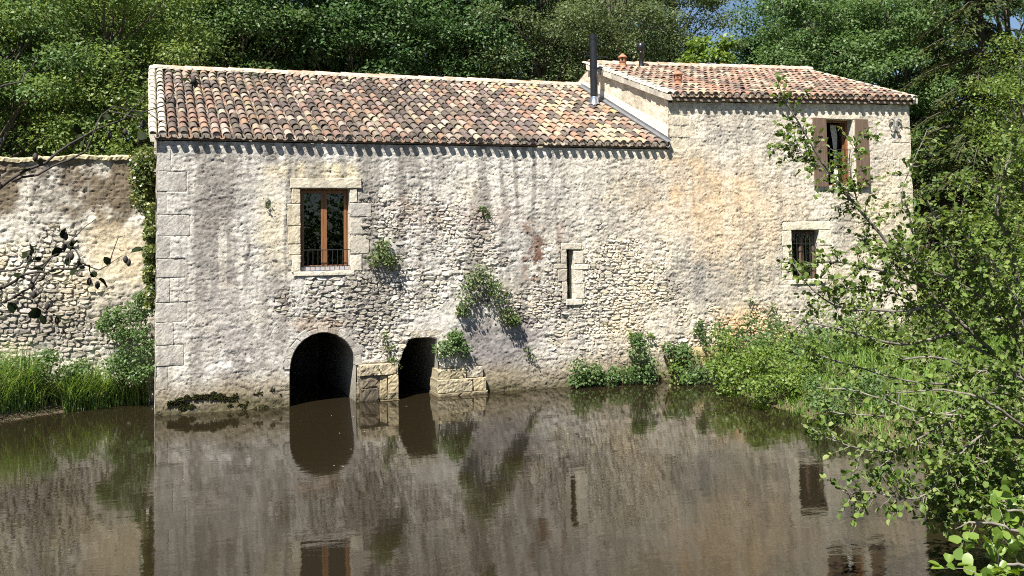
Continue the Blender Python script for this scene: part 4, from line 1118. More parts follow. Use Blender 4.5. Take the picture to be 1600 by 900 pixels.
# ------------------------------------------------------------------ vegetation builders
def unit(v): return v / (np.linalg.norm(v, axis=-1, keepdims=True) + 1e-9)
def leaf_quads(P, D, Nn, L, W):
    """diamond leaves, one quad each"""
    D = unit(D); S = unit(np.cross(D, Nn)); Nn = np.cross(S, D)
    n = len(P); L = np.asarray(L)[:, None]; W = np.asarray(W)[:, None]
    V = np.empty((n, 4, 3))
    V[:, 0] = P; V[:, 1] = P + D * L * .45 + S * W * .5 + Nn * W * .12
    V[:, 2] = P + D * L; V[:, 3] = P + D * L * .45 - S * W * .5 + Nn * W * .12
    return V.reshape(-1, 3), np.arange(n * 4).reshape(n, 4)
_ra = np.array([0, 55, 100, 140, 180, 220, 260, 305]) / 180 * np.pi
def leaf_round(P, D, Nn, L):
    """rounded alder leaves: rim of eight, folded along the midrib; triangles"""
    D = unit(D); S = unit(np.cross(D, Nn)); Nn = np.cross(S, D); n = len(P); L = np.asarray(L)[:, None]
    rim = [(0.0, 0.0, 0), (.16, .30, .06), (.48, .44, .08), (.82, .36, .05), (.98, .0, -.03), (.82, -.36, .05), (.48, -.44, .08), (.16, -.30, .06)]
    V = np.empty((n, 9, 3)); rl = np.random.default_rng(n)
    wf = rl.uniform(.68, 1.08, (n, 1)); cup = rl.normal(1.2, 1.6, (n, 1)); curl = rl.normal(0, .22, (n, 1))
    for k, (a, b, c) in enumerate(rim):
        j = 1 + rl.normal(0, .07, (n, 1))
        V[:, k] = P + (D * a * j + S * b * wf * j + Nn * (c * cup - curl * a * a)) * L
    V[:, 8] = P + (D * .5 - Nn * (.03 + curl * .22)) * L
    tri = np.array([(k, (k + 1) % 8, 8) for k in range(8)])
    return V.reshape(-1, 3), (np.arange(n)[:, None, None] * 9 + tri[None]).reshape(-1, 3)
def clump_leaves(centers, radii, per, size, r, flat=.75, up=.55, outward=None, droop=0.0):
    """leaves spread through many clumps; returns P, D, N, L"""
    n = int(per * len(centers)); idx = r.integers(0, len(centers), n)
    c = centers[idx]; rad = radii[idx]
    d = unit(r.normal(size=(n, 3))); rr = rad * r.random(n) ** .45
    off = d * rr[:, None]; off[:, 2] *= flat
    P = c + off
    Nn = unit(d * .55 + np.array([0, 0, up]) + r.normal(size=(n, 3)) * .45)
    D = unit(np.cross(Nn, r.normal(size=(n, 3))) + d * .5 + np.array([0, 0, -droop]))
    return P, D, Nn, size * r.uniform(.65, 1.3, n)
def curve_pts(a, b, r, bend=.15, n=5):
    a = np.array(a, float); b = np.array(b, float); L = np.linalg.norm(b - a)
    o = r.normal(size=3) * bend * L; o[2] += .1 * L
    ts = np.linspace(0, 1, n)
    return [tuple(a + (b - a) * t + o * (4 * t * (1 - t)) * .5) for t in ts]

def make_tree(name, label, x, y, height, cr, kind='leaf_dark', seed=0, clumps=95, per=230, leaf=.14, z_low=.35, group='trees behind the mill', crown_r=(.6, 1.1), trunk=.2, asym=(0, 0), droop=.15, ivy=False):
    r = np.random.default_rng(seed); z0 = float(ground_h(np.array([x]), np.array([y]))[0]) - .15
    t = empty(name, (x, y, z0)); tag(t, label, 'tree', group)
    cz = z0 + height * (z_low + 1) / 2; hz = height * (1 - z_low) / 2
    d = unit(r.normal(size=(clumps, 3))); rr = r.random(clumps) ** .33
    lump = .75 + .5 * fbm(np.arctan2(d[:, 1], d[:, 0]) * 1.6 + 5, d[:, 2] * 2.2, seed + 3)
    C = np.stack([x + asym[0] + d[:, 0] * cr * rr * lump, y + asym[1] + d[:, 1] * cr * rr * lump, cz + d[:, 2] * hz * rr * lump], 1)
    rad = r.uniform(crown_r[0], crown_r[1], clumps)
    P, D, Nn, L = clump_leaves(C, rad, per, leaf, r, .5, .7, droop=droop)
    V, F = leaf_quads(P, D, Nn, L, L * .62)
    m_ = MB(); tp = []
    for k in range(7):
        q = k / 6; tp.append((x + asym[0] * q * .8 + r.normal(0, .12) * q, y + asym[1] * q * .8 + r.normal(0, .12) * q, z0 + height * .86 * q))
    m_.tube(tp, [trunk * (1 - .8 * k / 6) for k in range(7)], 8)
    for c in C[r.random(clumps) < .75]:
        q = np.clip((c[2] - z0) / (height * .86) - r.uniform(.12, .3), .12, .92); i = int(q * 6); a = np.array(tp[i]) * (1 - (q * 6 - i)) + np.array(tp[min(6, i + 1)]) * (q * 6 - i)
        pts = curve_pts(a, c, r); L_ = np.linalg.norm(c - a); w = .016 + .011 * L_
        m_.tube(pts, [w * (1 - .75 * k / 4) for k in range(5)], 4, False)
    m_.build('trunk', M['bark'], t, True)
    link('crown', fastmesh('crown', V, F), M[kind], t)
    if ivy:
        n_ = 60; q = r.uniform(.25, .95, n_); C2 = np.array([[np.interp(a * 6, range(7), [p[i] for p in tp]) for i in range(3)] for a in q]) + r.normal(0, .22, (n_, 3))
        P, D, Nn, L = clump_leaves(C2, r.uniform(.25, .45, n_), 90, .12, r)
        V, F = leaf_quads(P, D, Nn, L, L * .8); link('ivy', fastmesh('ivy', V, F), M['leaf_bright'], t)
    return t
def make_conifer(name, label, x, y, height, cr, seed, z_low=.05):
    r = np.random.default_rng(seed); z0 = float(ground_h(np.array([x]), np.array([y]))[0]) - .15
    t = empty(name, (x, y, z0)); tag(t, label, 'tree', 'trees beside the mill')
    m_ = MB(); m_.tube([(x, y, z0), (x + .1, y, z0 + height * .5), (x, y, z0 + height)], [.3, .18, .02], 8)
    Ps, Ds, Ns, Ls = [], [], [], []
    nb = 130
    for k in range(nb):
        q = z_low + (1 - z_low) * (k + r.random()) / nb; a = r.uniform(0, 2 * np.pi); L = cr * (1 - q) ** .75 * r.uniform(.65, 1.12) + .3
        base = np.array([x, y, z0 + height * q]); dr = np.array([np.cos(a), np.sin(a), 0])
        n_ = 5; pts = [base + dr * L * s_ + np.array([0, 0, .18 * L * s_ - .5 * L * s_ ** 2]) for s_ in np.linspace(0, 1, n_)]
        m_.tube([tuple(p) for p in pts], [.035 * (1 - .8 * i / 4) for i in range(n_)], 4, False)
        m = int(90 + 190 * L / cr)
        s_ = r.random(m) ** .7 ; pp = base + dr * (L * s_)[:, None]; pp[:, 2] += .18 * L * s_ - .5 * L * s_ ** 2
        side = np.array([-dr[1], dr[0], 0]); w = r.normal(0, .22, m) * (1.15 - s_ * .7) * L * .55
        pp = pp + side * w[:, None]; pp[:, 2] -= np.abs(w) * .35 + r.random(m) * .12
        Ps.append(pp); Ds.append(dr * .7 + side * (np.sign(w) * .6)[:, None] + np.array([0, 0, -.45]) + r.normal(0, .25, (m, 3)))
        Ns.append(np.array([0, 0, 1]) + dr * .4 + r.normal(0, .3, (m, 3))); Ls.append(r.uniform(.14, .30, m))
    V, F = leaf_quads(np.concatenate(Ps), np.concatenate(Ds), np.concatenate(Ns), np.concatenate(Ls), np.concatenate(Ls) * .3)
    m_.build('trunk', M['bark'], t, True); link('crown', fastmesh('crown', V, F), M['leaf_conifer'], t)
    return t
def make_bush(name, label, cat, base, centers, radii, per, leaf, kind, seed, group=None, stems=True, flat=.85, wfac=.65, up=.5, stem_mat='bark', stem_r=.008, droop=.1):
    r = np.random.default_rng(seed); t = empty(name, tuple(base)); tag(t, label, cat, group)
    C = np.array(centers, float); R_ = np.array(radii, float)
    P, D, Nn, L = clump_leaves(C, R_, per, leaf, r, flat, up, droop=droop)
    V, F = leaf_quads(P, D, Nn, L, L * wfac); link('foliage', fastmesh('foliage', V, F), M[kind], t)
    if stems:
        m_ = MB(); b = np.array(base, float)
        for c, q in zip(C, R_):
            for _ in range(3):
                e = c + r.normal(size=3) * q * .5; pts = curve_pts(b + r.normal(0, .03, 3), e, r, .12)
                m_.tube(pts, [stem_r * (1 - .7 * k / 4) for k in range(5)], 4, False)
        m_.build('stem', M[stem_mat], t, True)
    return t
def grass_blades(P, L, W, lean, r, seg=3):
    """curved tapering blades; P bases, L lengths"""
    n = len(P); a = r.uniform(0, 2 * np.pi, n); d = np.stack([np.cos(a), np.sin(a), 0 * a], 1); s_ = np.stack([-np.sin(a), np.cos(a), 0 * a], 1)
    V = np.empty((n, 2 * seg + 1, 3)); bend = r.uniform(.2, 1.0, n) * lean
    for k in range(seg + 1):
        q = k / seg; c = P + d * (L * bend * q ** 2)[:, None] + np.array([0, 0, 1.]) * (L * (q - .35 * bend * q ** 2))[:, None]
        w = (W * (1 - q) ** .6)[:, None]
        if k < seg: V[:, 2 * k] = c - s_ * w; V[:, 2 * k + 1] = c + s_ * w
        else: V[:, 2 * seg] = c
    tri = []
    for k in range(seg - 1): tri += [(2 * k, 2 * k + 1, 2 * k + 3), (2 * k, 2 * k + 3, 2 * k + 2)]
    tri.append((2 * seg - 2, 2 * seg - 1, 2 * seg)); tri = np.array(tri)
    return V.reshape(-1, 3), (np.arange(n)[:, None, None] * (2 * seg + 1) + tri[None]).reshape(-1, 3)

# ------------------------------------------------------------------ trees behind
TREES = [
    # px, Y, height, crown r, kind, leaf, label
    (-20, 11, 14.5, 3.6, 'leaf_mid', .12, 'mid green tree above the garden wall at the far left edge'),
    (75, 13, 15.5, 3.6, 'leaf_feather', .11, 'feathery yellow green tree rising behind the garden wall'),
    (175, 10.5, 14, 3.0, 'leaf_feather', .11, 'feathery light green tree just left of the tiled verge'),
    (262, 16.5, 16, 3.2, 'leaf_mid', .12, 'green tree behind the left end of the long ridge'),
    (345, 15, 17, 2.6, 'leaf_mid', .13, 'slender tree with an ivy clad trunk behind the long roof'),
    (430, 17, 17, 3.3, 'leaf_dark', .15, 'broadleaf tree with pale lit leaf tufts behind the french window side of the roof'),
    (540, 17, 17, 3.4, 'leaf_dark', .16, 'tall dark broadleaf tree above the middle left of the ridge'),
    (640, 20, 19, 3.6, 'leaf_dark', .16, 'very dark tree with a heavy leaning limb behind the ridge'),
    (745, 17, 17, 3.2, 'leaf_dark', .15, 'dark tree with sunlit leaf clusters left of the black flue'),
    (850, 16, 16.5, 3.3, 'leaf_olive', .11, 'olive green small leaved tree directly left of the black flue'),
    (960, 17, 16.5, 3.3, 'leaf_olive', .11, 'twiggy olive green tree behind the ball cowled vent'),
    (1052, 18, 17, 3.0, 'leaf_olive', .12, 'grey green tree behind the raised roof, left of the sky gap'),
    (1275, 19, 17.5, 3.6, 'leaf_dark', .15, 'dark green tree behind the raised ridge, right of the sky gap'),
    (1198, 20, 12.0, 2.9, 'leaf_dark', .15, 'low dark tree behind the raised ridge, just right of the lime green tree'),
    (1335, 13, 15, 3.6, 'leaf_mid', .14, 'mid green tree above the right verge of the raised roof'),
    (1590, 14, 20, 4.5, 'leaf_dark', .16, 'tall dark tree closing the view behind the conifers at upper right'),
    (20, 19, 15, 3.6, 'leaf_dark', .15, 'dark tree filling the gap between the two leftmost crowns'),
    (130, 20, 16, 3.6, 'leaf_dark', .15, 'dark tree in the shade behind the feathery pair'),
    (905, 23, 15, 3.6, 'leaf_dark', .15, 'shaded tree glimpsed behind the black flue'),
    (1425, 9, 13.5, 3.3, 'leaf_mid', .14, 'twiggy green tree rising behind the right corner of the mill'),
]
for i, (px, yy, hh, cr, kind, lf, lab) in enumerate(TREES):
    make_tree('broadleaf_tree', lab, ground_x(px, yy), yy, hh, cr, kind, 1000 + i, clumps=96, per=400, leaf=lf * 1.05, z_low=.22 if (px < 250 or px > 1400) else .42, ivy=(px == 345), crown_r=(.6, 1.4))
make_tree('young_tree', 'small bright lime green tree peeping over the raised ridge', ground_x(1118, 11.5), 11.5, 11.6, 1.25, 'leaf_bright', 1100, 34, 150, .2, .55, crown_r=(.35, .6), trunk=.08)
make_conifer('conifer_tree', 'yellow green conifer with drooping sprays in the upper right corner', ground_x(1545, 3.5), 3.5, 15.5, 4.3, 1200)
make_conifer('conifer_tree', 'darker conifer half hidden behind the drooping one at upper right', ground_x(1480, 9), 9, 16.5, 4.0, 1201)
# far wood as one mass
r = np.random.default_rng(21); n_ = 620
pxs = r.uniform(-250, 1900, n_); yy = r.uniform(24, 46, n_); Cx = np.array([ground_x(p, y) for p, y in zip(pxs, yy)])
gz = ground_h(Cx, yy); Cz = gz + r.uniform(1, 15.5, n_)
dirx = np.abs(pxs - 1165); ok = ~((dirx < 75) & (Cz - 3.75 > .11 * (yy + 23.75)))
C = np.stack([Cx, yy, Cz], 1)[ok]
P, D, Nn, L = clump_leaves(C, r.uniform(1.2, 2.4, len(C)), 110, .42, r, .7, .6)
V, F = leaf_quads(P, D, Nn, L, L * .6)
o = link('distant_woodland', fastmesh('distant_woodland', V, F), M['leaf_dark']); tag(o, 'dark woodland mass on the slope far behind the mill', 'woodland', kind='stuff')

r = np.random.default_rng(22); n_ = 420
C = np.stack([r.uniform(-45, 45, n_), r.uniform(-66, -50, n_), r.uniform(1, 9, n_)], 1)
C2 = np.stack([r.uniform(-44, -28, 300), r.uniform(-50, 22, 300), r.uniform(1, 13, 300)], 1); C = np.concatenate([C, C2])  # unseen left flank, added to hold back sky light from the wall
P, D, Nn, L = clump_leaves(C, r.uniform(1.6, 2.8, len(C)), 70, .55, r, .7, .6)
V, F = leaf_quads(P, D, Nn, L, L * .6)
o = link('opposite_woodland', fastmesh('opposite_woodland', V, F), M['leaf_dark']); tag(o, 'woodland on the bank opposite the mill, mirrored in its panes, with an unseen left flank added to block sky light', 'woodland', kind='stuff')

# ------------------------------------------------------------------ plants on and beside the mill
def wallp(px, py, y=-.15):
    p = on_y(px, py, 0.); return np.array([p[0], y, p[2]])
def wall_bush(name, label, pix, rpx, per, leaf, kind, seed, wf=.65, root=None):
    C = [wallp(a, b, -.05 - r_ / 210.) for (a, b), r_ in zip(pix, rpx)]; R_ = [r_ / 54. for r_ in rpx]
    base = wallp(*(root or pix[0]), -.0)
    return make_bush(name, label, 'plant', base, C, R_, per, leaf, kind, seed, 'plants rooted in the mill wall', wfac=wf)
wall_bush('wall_shrub', 'round grey green shrub on the wall right of the tall window', [(598, 398), (585, 405), (610, 408), (596, 385)], [17, 12, 12, 11], 190, .065, 'leaf_wall', 301)
wall_bush('wall_shrub', 'large straggling shrub in the middle of the wall above the piers', [(750, 428), (728, 462), (775, 462), (792, 492), (735, 440), (765, 445), (722, 485), (800, 500)], [18, 17, 20, 15, 14, 16, 10, 10], 200, .07, 'leaf_wall', 302, root=(760, 470))
wall_bush('wall_shrub', 'bright shrub hanging over the narrow water opening', [(706, 535), (690, 545), (718, 545), (710, 525)], [18, 14, 14, 10], 210, .075, 'leaf_mid', 303, root=(715, 550))
wall_bush('trailing_weed', 'thin trailing weed on the pier between the arches', [(612, 560), (606, 540), (618, 575), (600, 525), (590, 575)], [8, 8, 7, 6, 6], 60, .055, 'leaf_wall', 304)
wall_bush('fern_sprig', 'tiny dark sprig high on the bare middle wall', [(757, 330), (760, 338), (752, 326)], [5, 5, 4], 14, .085, 'leaf_mid', 305)
wall_bush('fern_sprig', 'dry brown green sprig left of the tall window', [(417, 320), (416, 312)], [4, 4], 22, .05, 'leaf_wall', 306)
wall_bush('climbing_vine', 'short vine climbing the wall at the start of the right bank', [(1090, 505), (1095, 520), (1099, 535), (1087, 515)], [6, 7, 7, 5], 45, .08, 'leaf_mid', 307)
wall_bush('trailing_weed', 'small creeper right of the dark damp patch', [(823, 545), (826, 555), (832, 560)], [4, 5, 5], 26, .05, 'leaf_wall', 308)
wall_bush('fern_sprig', 'tuft of grass green weed at the ledge near the water plants', [(985, 520), (1000, 523), (1015, 524)], [6, 5, 5], 30, .06, 'leaf_bright', 309)
wall_bush('climbing_vine', 'pair of leaf sprigs on the ochre stones above the right bank', [(1172, 470), (1205, 480), (1200, 492)], [6, 7, 6], 24, .08, 'leaf_mid', 310)
def water_bush(label, pix, rpx, per, leaf, kind, seed, y=-.3, name='waterside_shrub'):
    C = []; 
    for (a, b), q in zip(pix, rpx):
        p = on_y(a, b, y); C.append(p)
    C = np.array(C); base = (C[:, 0].mean(), y + .1, -.05)
    return make_bush(name, label, 'shrub', base, C, np.array(rpx) / 62., per, leaf, kind, seed, 'shrubs along the water line', wfac=.72)
water_bush('low leafy shrub at the water line, leftmost of the waterside group', [(905, 575), (918, 590), (900, 595), (930, 580), (940, 592)], [16, 16, 13, 15, 12], 170, .085, 'leaf_mid', 321)
water_bush('tallest dark leafy shrub in the middle of the waterside group', [(1000, 545), (1010, 570), (985, 585), (1012, 590), (965, 585), (995, 530), (955, 592)], [20, 22, 18, 16, 17, 12, 13], 200, .09, 'leaf_mid', 322, -.35)
water_bush('upright leafy shrub with bare stems, rightmost of the waterside group', [(1055, 550), (1068, 560), (1045, 545), (1060, 575), (1070, 545)], [14, 14, 11, 12, 10], 120, .09, 'leaf_mid', 323)
# ivy between the garden wall and the mill
r = np.random.default_rng(33); C = []; R_ = []
for k in range(60):
    q = r.random(); z_ = 5.95 - q * 3.6; w = .30 if z_ > 4.6 else .10
    C.append((-.04 - r.random() * w * 1.25, r.uniform(.5, 1.9) if z_ < 4.6 else r.uniform(1.3, 2.0), z_)); R_.append(.13 + .1 * (z_ > 4.6))
make_bush('ivy', 'ivy climbing the corner between garden wall and mill', 'plant', (-.15, 2.0, .6), C, R_, 120, .075, 'leaf_ivy', 331, stems=False, wfac=.95)
make_bush('bramble_bush', 'leafy bramble heap at the foot of the ivy', 'shrub', (-.7, 1.9, .4),
          [(-.25, 1.7, 2.2), (-.6, 1.8, 2.15), (-.95, 1.85, 2.1), (-.35, 1.6, 1.75), (-.75, 1.7, 1.7), (-.2, 1.5, 1.35), (-.6, 1.5, 1.2), (-.15, 1.4, .85), (-.45, 1.4, .8), (-1.1, 1.8, 1.9), (-.3, 1.5, 2.5), (-.9, 1.6, 1.0)],
          [.3, .32, .26, .32, .3, .3, .32, .3, .3, .2, .22, .26], 330, .075, 'leaf_mid', 332)
make_bush('nettle_patch', 'leafy nettle clump against the garden wall at far left', 'plant', (-2.8, 1.7, .4),
          [(-3.1, 1.7, 1.1), (-2.7, 1.7, 1.0), (-2.4, 1.75, .8), (-3.3, 1.6, .75), (-2.9, 1.5, .7), (-2.3, 1.7, 1.2), (-3.6, 1.6, 1.0), (-1.9, 1.7, .8), (-1.6, 1.75, .95)],
          [.33, .33, .28, .3, .3, .25, .3, .26, .26], 260, .08, 'leaf_mid', 333)
# long grass on the left bank
r = np.random.default_rng(41); n_ = 16000
X_ = r.uniform(-5.5, -.1, n_); Y_ = r.uniform(-1.2, 2.1, n_); sd = river_sd(X_, Y_)
dens = .25 + .9 * np.exp(-((X_ + 2.9) / .55) ** 2) + 1.0 * np.exp(-((X_ + 1.0) / .65) ** 2) + .6 * (X_ < -3.4)
ok = (sd > .25) & (r.random(n_) < dens) & (Y_ < 2.1); X_, Y_ = X_[ok], Y_[ok]
P = np.stack([X_, Y_, ground_h(X_, Y_) - .03], 1)
L = r.uniform(.45, 1.35, len(P)) * (.5 + .7 * np.clip(dens[ok], 0, 1.2))
n2 = 1700; X2 = r.uniform(-1.95, -.12, n2); Y2 = r.uniform(1.45, 2.15, n2); k2 = river_sd(X2, Y2) > -.12
P2 = np.stack([X2[k2], Y2[k2], np.maximum(ground_h(X2[k2], Y2[k2]) - .03, -.02)], 1)
P = np.concatenate([P, P2]); L = np.concatenate([L, r.uniform(.55, 1.45, len(P2))])
V, F = grass_blades(P, L, r.uniform(.007, .017, len(P)), 1.15, r)
o = link('riverside_grass', fastmesh('riverside_grass', V, F), M['grass']); tag(o, 'long arching grass on the mud bank left of the mill', 'grass', kind='stuff')
n_ = 900; X_ = r.uniform(-5, -.2, n_); Y_ = r.uniform(-1, 2, n_); sd = river_sd(X_, Y_); ok = (sd > .02) & (sd < .4)
P = np.stack([X_[ok], Y_[ok], ground_h(X_[ok], Y_[ok])], 1)
V, F = grass_blades(P, r.uniform(.06, .2, len(P)), np.full(len(P), .008), 1.0, r)
o = link('short_grass', fastmesh('short_grass', V, F), M['grass_bright']); tag(o, 'short weeds along the mud edge of the left bank', 'grass', kind='stuff')
# lush bank on the right
r = np.random.default_rng(43); n_ = 42000
X_ = r.uniform(12.4, 24, n_); Y_ = r.uniform(-11.5, -.15, n_); sd = river_sd(X_, Y_); ok = sd > .0; X_, Y_ = X_[ok], Y_[ok]
P = np.stack([X_, Y_, ground_h(X_, Y_) - .03], 1)
L = r.uniform(.12, .36, len(P)) * (.4 + 1.2 * fbm(X_ * .8, Y_ * .8, 77))
V, F = grass_blades(P, L, r.uniform(.007, .016, len(P)), 1.1, r)
o = link('riverside_grass', fastmesh('riverside_grass', V, F), M['grass_bright']); tag(o, 'lush green grass on the bank in front of the raised block', 'grass', kind='stuff')
RB = [((13.35, -1.0, .4), 'low shrub at the tip of the bank where the wall meets the water', .33, 'leaf_mid'),
      ((13.5, -2.6, .35), 'yellow green weeds hanging over the tip of the right bank', .38, 'leaf_bright'),
      ((14.9, -.7, .75), 'shrub against the ochre stones of the raised block', .42, 'leaf_mid'),
      ((16.6, -.9, .95), 'leafy shrub below the small barred window', .5, 'leaf_mid'),
      ((13.3, -4.6, .4), 'low weeds on the bank edge behind the overhanging twigs', .36, 'leaf_bright'),
      ((18.6, -1.2, 1.2), 'tall shrub in front of the right corner of the mill', .7, 'leaf_alder'),
      ((20.8, -1.6, 1.5), 'tall leafy thicket hiding the foot of the mill corner', .85, 'leaf_alder'),
      ((13.4, -7.0, .4), 'weeds on the near part of the right bank', .4, 'leaf_mid'),
      ((14.3, -1.7, .55), 'rounded lime green shrub just behind the tip of the right bank', .5, 'leaf_bright'),
      ((13.9, -3.6, .5), 'leafy yellow green shrub on the bank edge, mirrored in the water', .5, 'leaf_bright'),
      ((15.6, -2.2, .6), 'dense green shrub amid the grass of the right bank', .5, 'leaf_mid'),
      ((17.5, -2.6, .8), 'bushy shrub under the overhanging alder twigs', .6, 'leaf_alder')]
for i, (p, lab, rad, kind) in enumerate(RB):
    r = np.random.default_rng(600 + i); m_ = 17
    C = np.array(p) + r.normal(size=(m_, 3)) * np.array([1.7, 1.2, .65]) * rad; C[:, 2] = np.maximum(C[:, 2], .12)
    gz = float(ground_h(np.array([p[0]]), np.array([p[1]]))[0])
    make_bush('bank_shrub', lab, 'shrub', (p[0], p[1], gz), C, r.uniform(.5, .9, m_) * rad, 150, .08, kind, 610 + i, 'shrubs on the right bank', wfac=.75)
# leafy trees right of the mill, filling the right edge
for i, (x, y, hh, cr, lab) in enumerate(((24.0, -1.5, 8.5, 2.6, 'leafy alder standing just right of the mill corner'), (26.5, -5.0, 9.0, 2.8, 'leafy alder at the right edge behind the leaning limbs'),
                                        (22.3, -4.8, 5.2, 1.8, 'bushy young alder low on the right bank'), (28.0, .5, 10.5, 3.0, 'bushy tree below the conifer at the right edge'), (19.5, -6.8, 4.2, 1.7, 'low bushy alder on the near right bank'))):
    make_tree('alder_tree', lab, x, y, hh, cr, 'leaf_alder', 1300 + i, 80, 190, .105, .08, 'alders on the right bank', (.45, .85), .11)

# ------------------------------------------------------------------ leaning alder over the water (right foreground)
def limb_path(pts, n=14):
    p = np.array([at(*q) for q in pts]); t = np.linspace(0, len(p) - 1, n); out = []
    for u in t:                                       # Catmull-Rom through the surveyed points
        i = min(int(u), len(p) - 2); f_ = u - i
        p0, p1, p2, p3 = p[max(i - 1, 0)], p[i], p[i + 1], p[min(i + 2, len(p) - 1)]
        out.append(.5 * ((2 * p1) + (-p0 + p2) * f_ + (2 * p0 - 5 * p1 + 4 * p2 - p3) * f_ ** 2 + (-p0 + 3 * p1 - 3 * p2 + p3) * f_ ** 3))
    return np.array(out)
def leafy_branch(paths, name, label, seed, leaf=(.04, .072), spacing=.045, twig=(.14, .5), per_m=23, kind='leaf_alder', bark='pale_bark', bare=.12, grp=None, trunk_extra=None, tw_r=.006, cat='tree', sag=.15, cones=False):
    r = np.random.default_rng(seed); m_ = MB(); Ps, Ds, Ns, Ls = [], [], [], []; cones_m = []
    for (pts, r0, r1, dens) in paths:
        W_ = limb_path(pts); n = len(W_)
        W_ = W_ + np.cumsum(r.normal(0, .010, (n, 3)), 0)
        m_.tube([tuple(p) for p in W_], [r0 + (r1 - r0) * k / (n - 1) for k in range(n)], 7)
        seg = np.linalg.norm(np.diff(W_, axis=0), axis=1); cum = np.concatenate([[0], np.cumsum(seg)]); tot = cum[-1]
        for s_ in np.arange(tot * bare, tot, 1.0 / (per_m * dens)):
            s_ = min(tot, s_ + r.normal(0, .05)); 
            if s_ < 0: continue
            a = np.array([np.interp(s_, cum, W_[:, k]) for k in range(3)])
            i = min(n - 2, np.searchsorted(cum, s_)); dr = unit(W_[i + 1] - W_[i])
            side = unit(np.cross(dr, r.normal(size=3))); L = r.uniform(*twig) * (1 - .35 * s_ / tot)
            d0 = unit(dr * r.uniform(.3, 1.0) + side + np.array([0, 0, .15]))
            k_ = 6; tp = [a]; d = d0.copy()
            for q in range(k_):
                d = unit(d + r.normal(0, .16, 3) + np.array([0, 0, -sag * .3])); tp.append(tp[-1] + d * L / k_)
            tp = np.array(tp); m_.tube([tuple(p) for p in tp], [tw_r * (1 - .7 * q / k_) for q in range(k_ + 1)], 4, False)
            cs = np.concatenate([[0], np.cumsum(np.linalg.norm(np.diff(tp, axis=0), axis=1))])
            for u in np.arange(cs[-1] * .22, cs[-1], spacing):
                u = u + r.normal(0, .02); p = np.array([np.interp(u, cs, tp[:, k]) for k in range(3)]); j = min(k_ - 1, max(0, np.searchsorted(cs, u) - 1)); td = unit(tp[j + 1] - tp[j])
                nl = 2 if r.random() < .6 else 1
                for _ in range(nl):
                    Ps.append(p + r.normal(0, .012, 3)); Ds.append(td * .5 + unit(r.normal(size=3)) * .9 + np.array([0, 0, .05])); Ns.append(np.array([-.15, -.15, .8]) + r.normal(0, .45, 3)); Ls.append(r.uniform(*leaf))
            Ps.append(tp[-1]); Ds.append(d); Ns.append(np.array([0, 0, 1.]) + r.normal(0, .3, 3)); Ls.append(leaf[1])
            if cones and r.random() < .6:
                c = tp[-2]; 
                for _ in range(2):
                    e = c + r.normal(0, .015, 3); cones_m.append(MB().tube([tuple(e), tuple(e + [0, 0, -.008]), tuple(e + [0, 0, -.018]), tuple(e + [0, 0, -.026])], [.003, .008, .008, .002], 6))
    base = at(*paths[0][0][0])
    t = empty(name, tuple(base)); tag(t, label, cat, grp)
    if trunk_extra: m_.tube(*trunk_extra)
    m_.build('trunk' if cat == 'tree' else 'stem', M[bark], t, True)
    V, F = leaf_round(np.array(Ps), np.array(Ds), np.array(Ns), np.array(Ls)); link('crown' if cat == 'tree' else 'leaves', fastmesh('leaves', V, F, True), M[kind], t)
    for c in cones_m: c.build('cone', M['twig'], t, True)
    return t
root = at(1655, 640, 13.0)
